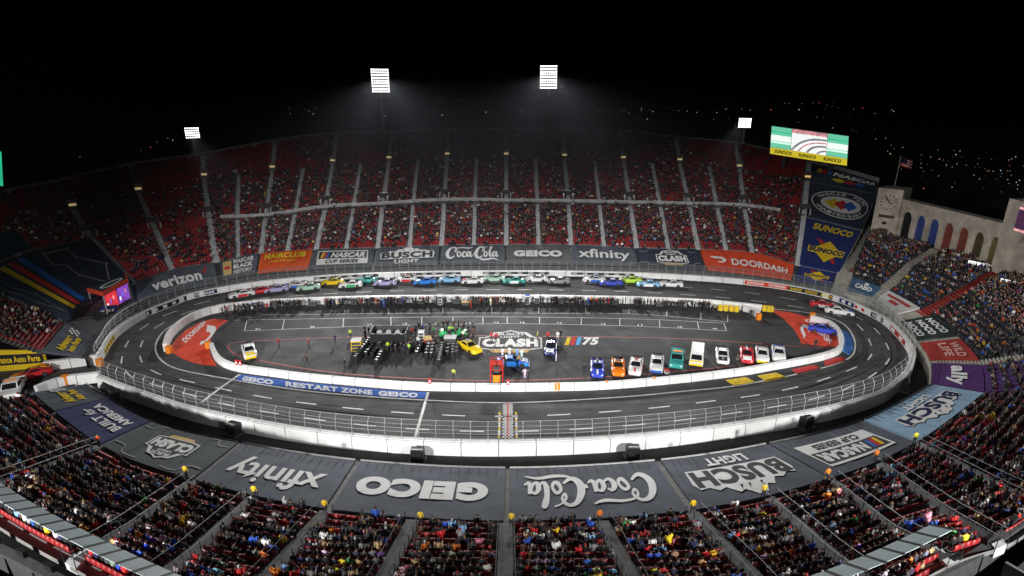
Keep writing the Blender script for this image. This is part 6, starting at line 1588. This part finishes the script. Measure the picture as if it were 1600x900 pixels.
# yellow fuel and equipment carts at the pit exit and a white cart by the tyres
def cart(px, py, m, label, w_=.9, h_=1.2, yaw=0.0, group=None):
    p = un(px, py, 0); r_ = tag(empty('pit_cart', (p[0], p[1], 0), yaw), label, 'cart', group)
    mb = MB(); V, Fs = lathe([(0,0,.25,w_*.42,w_*.36), (0,0,.3,w_*.5,w_*.42), (0,0,h_*.8,w_*.5,w_*.42), (0,0,h_,w_*.36,w_*.3)], 8); mb.mesh_(V, Fs, m); mb.build('drum', r_)
    mb = MB(); mb.tube([(-w_*.4, -.3, .3), (-w_*.4, -.5, h_*.9), (w_*.4, -.5, h_*.9), (w_*.4, -.3, .3)], .03, M_STEEL, 5); mb.build('handle', r_)
    for x in (-w_*.45, w_*.45):
        mb = MB(); mb.tube([(x-.05, 0, .18), (x+.05, 0, .18)], .18, M_TYRE, 8); mb.build('wheel', r_)
for i, (x, y) in enumerate([(1125,487),(1133,487.5),(1142,488),(1150,489),(1193,488),(1200,488.5),(1204,489)]): cart(x, y, M_YPRINT, 'yellow drum cart by the pit exit, %s from the left' % ordinal(i+1), 1.0, 1.35, random.uniform(-.4, .4), 'yellow drum carts at the pit exit')
def kit_box(px, py, m, m2, label, size=(2, 1.3, 1.1), yaw=0.0, top=.98):
    p = un(px, py, 0); r_ = tag(empty('tool_cart', (p[0], p[1], 0), yaw), label, 'cart'); mb = MB(); mb.box((0, 0, .18), size, m, top=top); mb.build('cabinet', r_)
    mb = MB(); mb.box((0, 0, .18+size[2]), (size[0]*1.04, size[1]*1.04, .08), m2); mb.build('lid', r_)
    for x in (-size[0]*.4, size[0]*.4):
        for y in (-size[1]*.4, size[1]*.4):
            mb = MB(); mb.tube([(x-.06, y, .13), (x+.06, y, .13)], .13, M_TYRE, 8); mb.build('wheel', r_)
    for k in range(3):
        mb = MB(); mb.box((0, -size[1]/2-.01, .26+k*size[2]*.3), (size[0]*.86, .02, size[2]*.24), M_DGREY); mb.build('drawer', r_)
kit_box(558, 548, M_YPRINT, M_WPRINT, 'yellow cart with a white top at the left end of tyre rows', (1.5, 1.3, 1.7), .1)
kit_box(659, 534, M_WPRINT, M_WPRINT, 'white cabinet behind the middle tyre rows', (.9, .8, 1.7)); kit_box(668, 536, M_RPRINT, M_GOLD, 'red and gold cart behind the middle tyre rows', (1.3, 1.5, .7), .3)
kit_box(704, 536, M_DGREY, M_LGREY, 'grey topped cart in front of the mobbed green car', (1.9, 1.6, .9)); kit_box(688, 477, M_WPRINT, M_WPRINT, 'white cabinet with orange foot at the back pit wall, left', (.8, .7, 1.9)); kit_box(824, 476, M_WPRINT, M_BPRINT, 'white cabinet with blue top at the back pit wall, right', (.9, .7, 1.7))
kit_box(916, 477, M_DGREY, M_BLACK, 'dark tool cart at the back pit wall', (2.0, .8, .9)); kit_box(728, 478, M_DGREY, M_GOLD, 'grey cart with a tan lid at the back pit wall', (1.6, .8, .6)); kit_box(602, 476, M_BLACK, M_DGREY, 'black tool cart at the back pit wall, left', (1.8, .8, .8))
rk = random.Random(5)
for i in range(22):
    x = 392+i*32+rk.uniform(-9, 9); y = float(np.interp(x, [345, 400, 470, 560, 667, 800, 900, 1000, 1107], [489, 483.5, 479, 476, 474.5, 474, 475, 477, 482.5]))+.8
    sz = rk.choice(((1.6, .8, .9), (1.1, .8, 1.25), (2.1, .8, .7), (.9, .8, 1.1)))
    kit_box(x, y, rk.choice((M_BLACK, M_BLACK, M_DGREY)), rk.choice((M_BLACK, M_DGREY, M_DGREY, M_LGREY)), 'dark tool cart against the back pit wall, %s from the left' % ordinal(i+1), sz, rk.uniform(-.1, .1))
kit_box(1041, 585, M_WPRINT, M_RPRINT, 'small white box with red lid by the front red line', (.6, .5, .5))
# red and white markers on the front pit wall
for i, (x, y) in enumerate([(371,580),(377,581),(672,610),(794,612)]):
    p = un(x, y, 0); r_ = tag(empty('marker_board', (p[0], p[1], 0)), 'red marker board on the front pit wall, %s from the left' % ordinal(i+1), 'marker', 'red marker boards on the front pit wall')
    mb = MB(); mb.box((0, .1, .3), (.34, .08, 1.5), M_RPRINT); mb.build('panel', r_); mb = MB(); mb.box((0, .04, 1.2), (.2, .03, .3), M_WPRINT); mb.build('patch', r_)
for i, (x, y) in enumerate([(868,611),(873,611),(948,608),(1022,602)]):
    p = un(x, y, 0); mb = MB(); mb.box((p[0], p[1]-.02, .1), (.35, .06, .95), M_ORANGE); mb.box((p[0], p[1]+.3, 1.0), (.35, .66, .03), M_ORANGE); tag(mb.build('wall_marker'), 'orange stripe fixed over the front pit wall, %s from the left' % ordinal(i+1), 'marker', 'orange stripes on the front pit wall')
bpy.data.scenes.remove(TMP)

# ------------------------------------------------------------------ night air lit by the floodlights
mb = MB(); mb.box((0, 0, -2.0), (18100, 28000, 56.5), M_BLACK); hz_ = mb.build('haze'); hz_['kind'] = 'stuff'; hz_.data.materials.clear()
hm = bpy.data.materials.new('night_haze'); hm.use_nodes = True; hn = hm.node_tree; hn.nodes.remove(hn.nodes['Principled BSDF'])
pv = hn.nodes.new('ShaderNodeVolumePrincipled'); pv.inputs['Color'].default_value = (.8, .86, 1, 1); pv.inputs['Density'].default_value = .000065; pv.inputs['Anisotropy'].default_value = .5
hn.links.new(pv.outputs[0], hn.nodes['Material Output'].inputs['Volume']); hz_.data.materials.append(hm)
SC.cycles.volume_bounces = 0
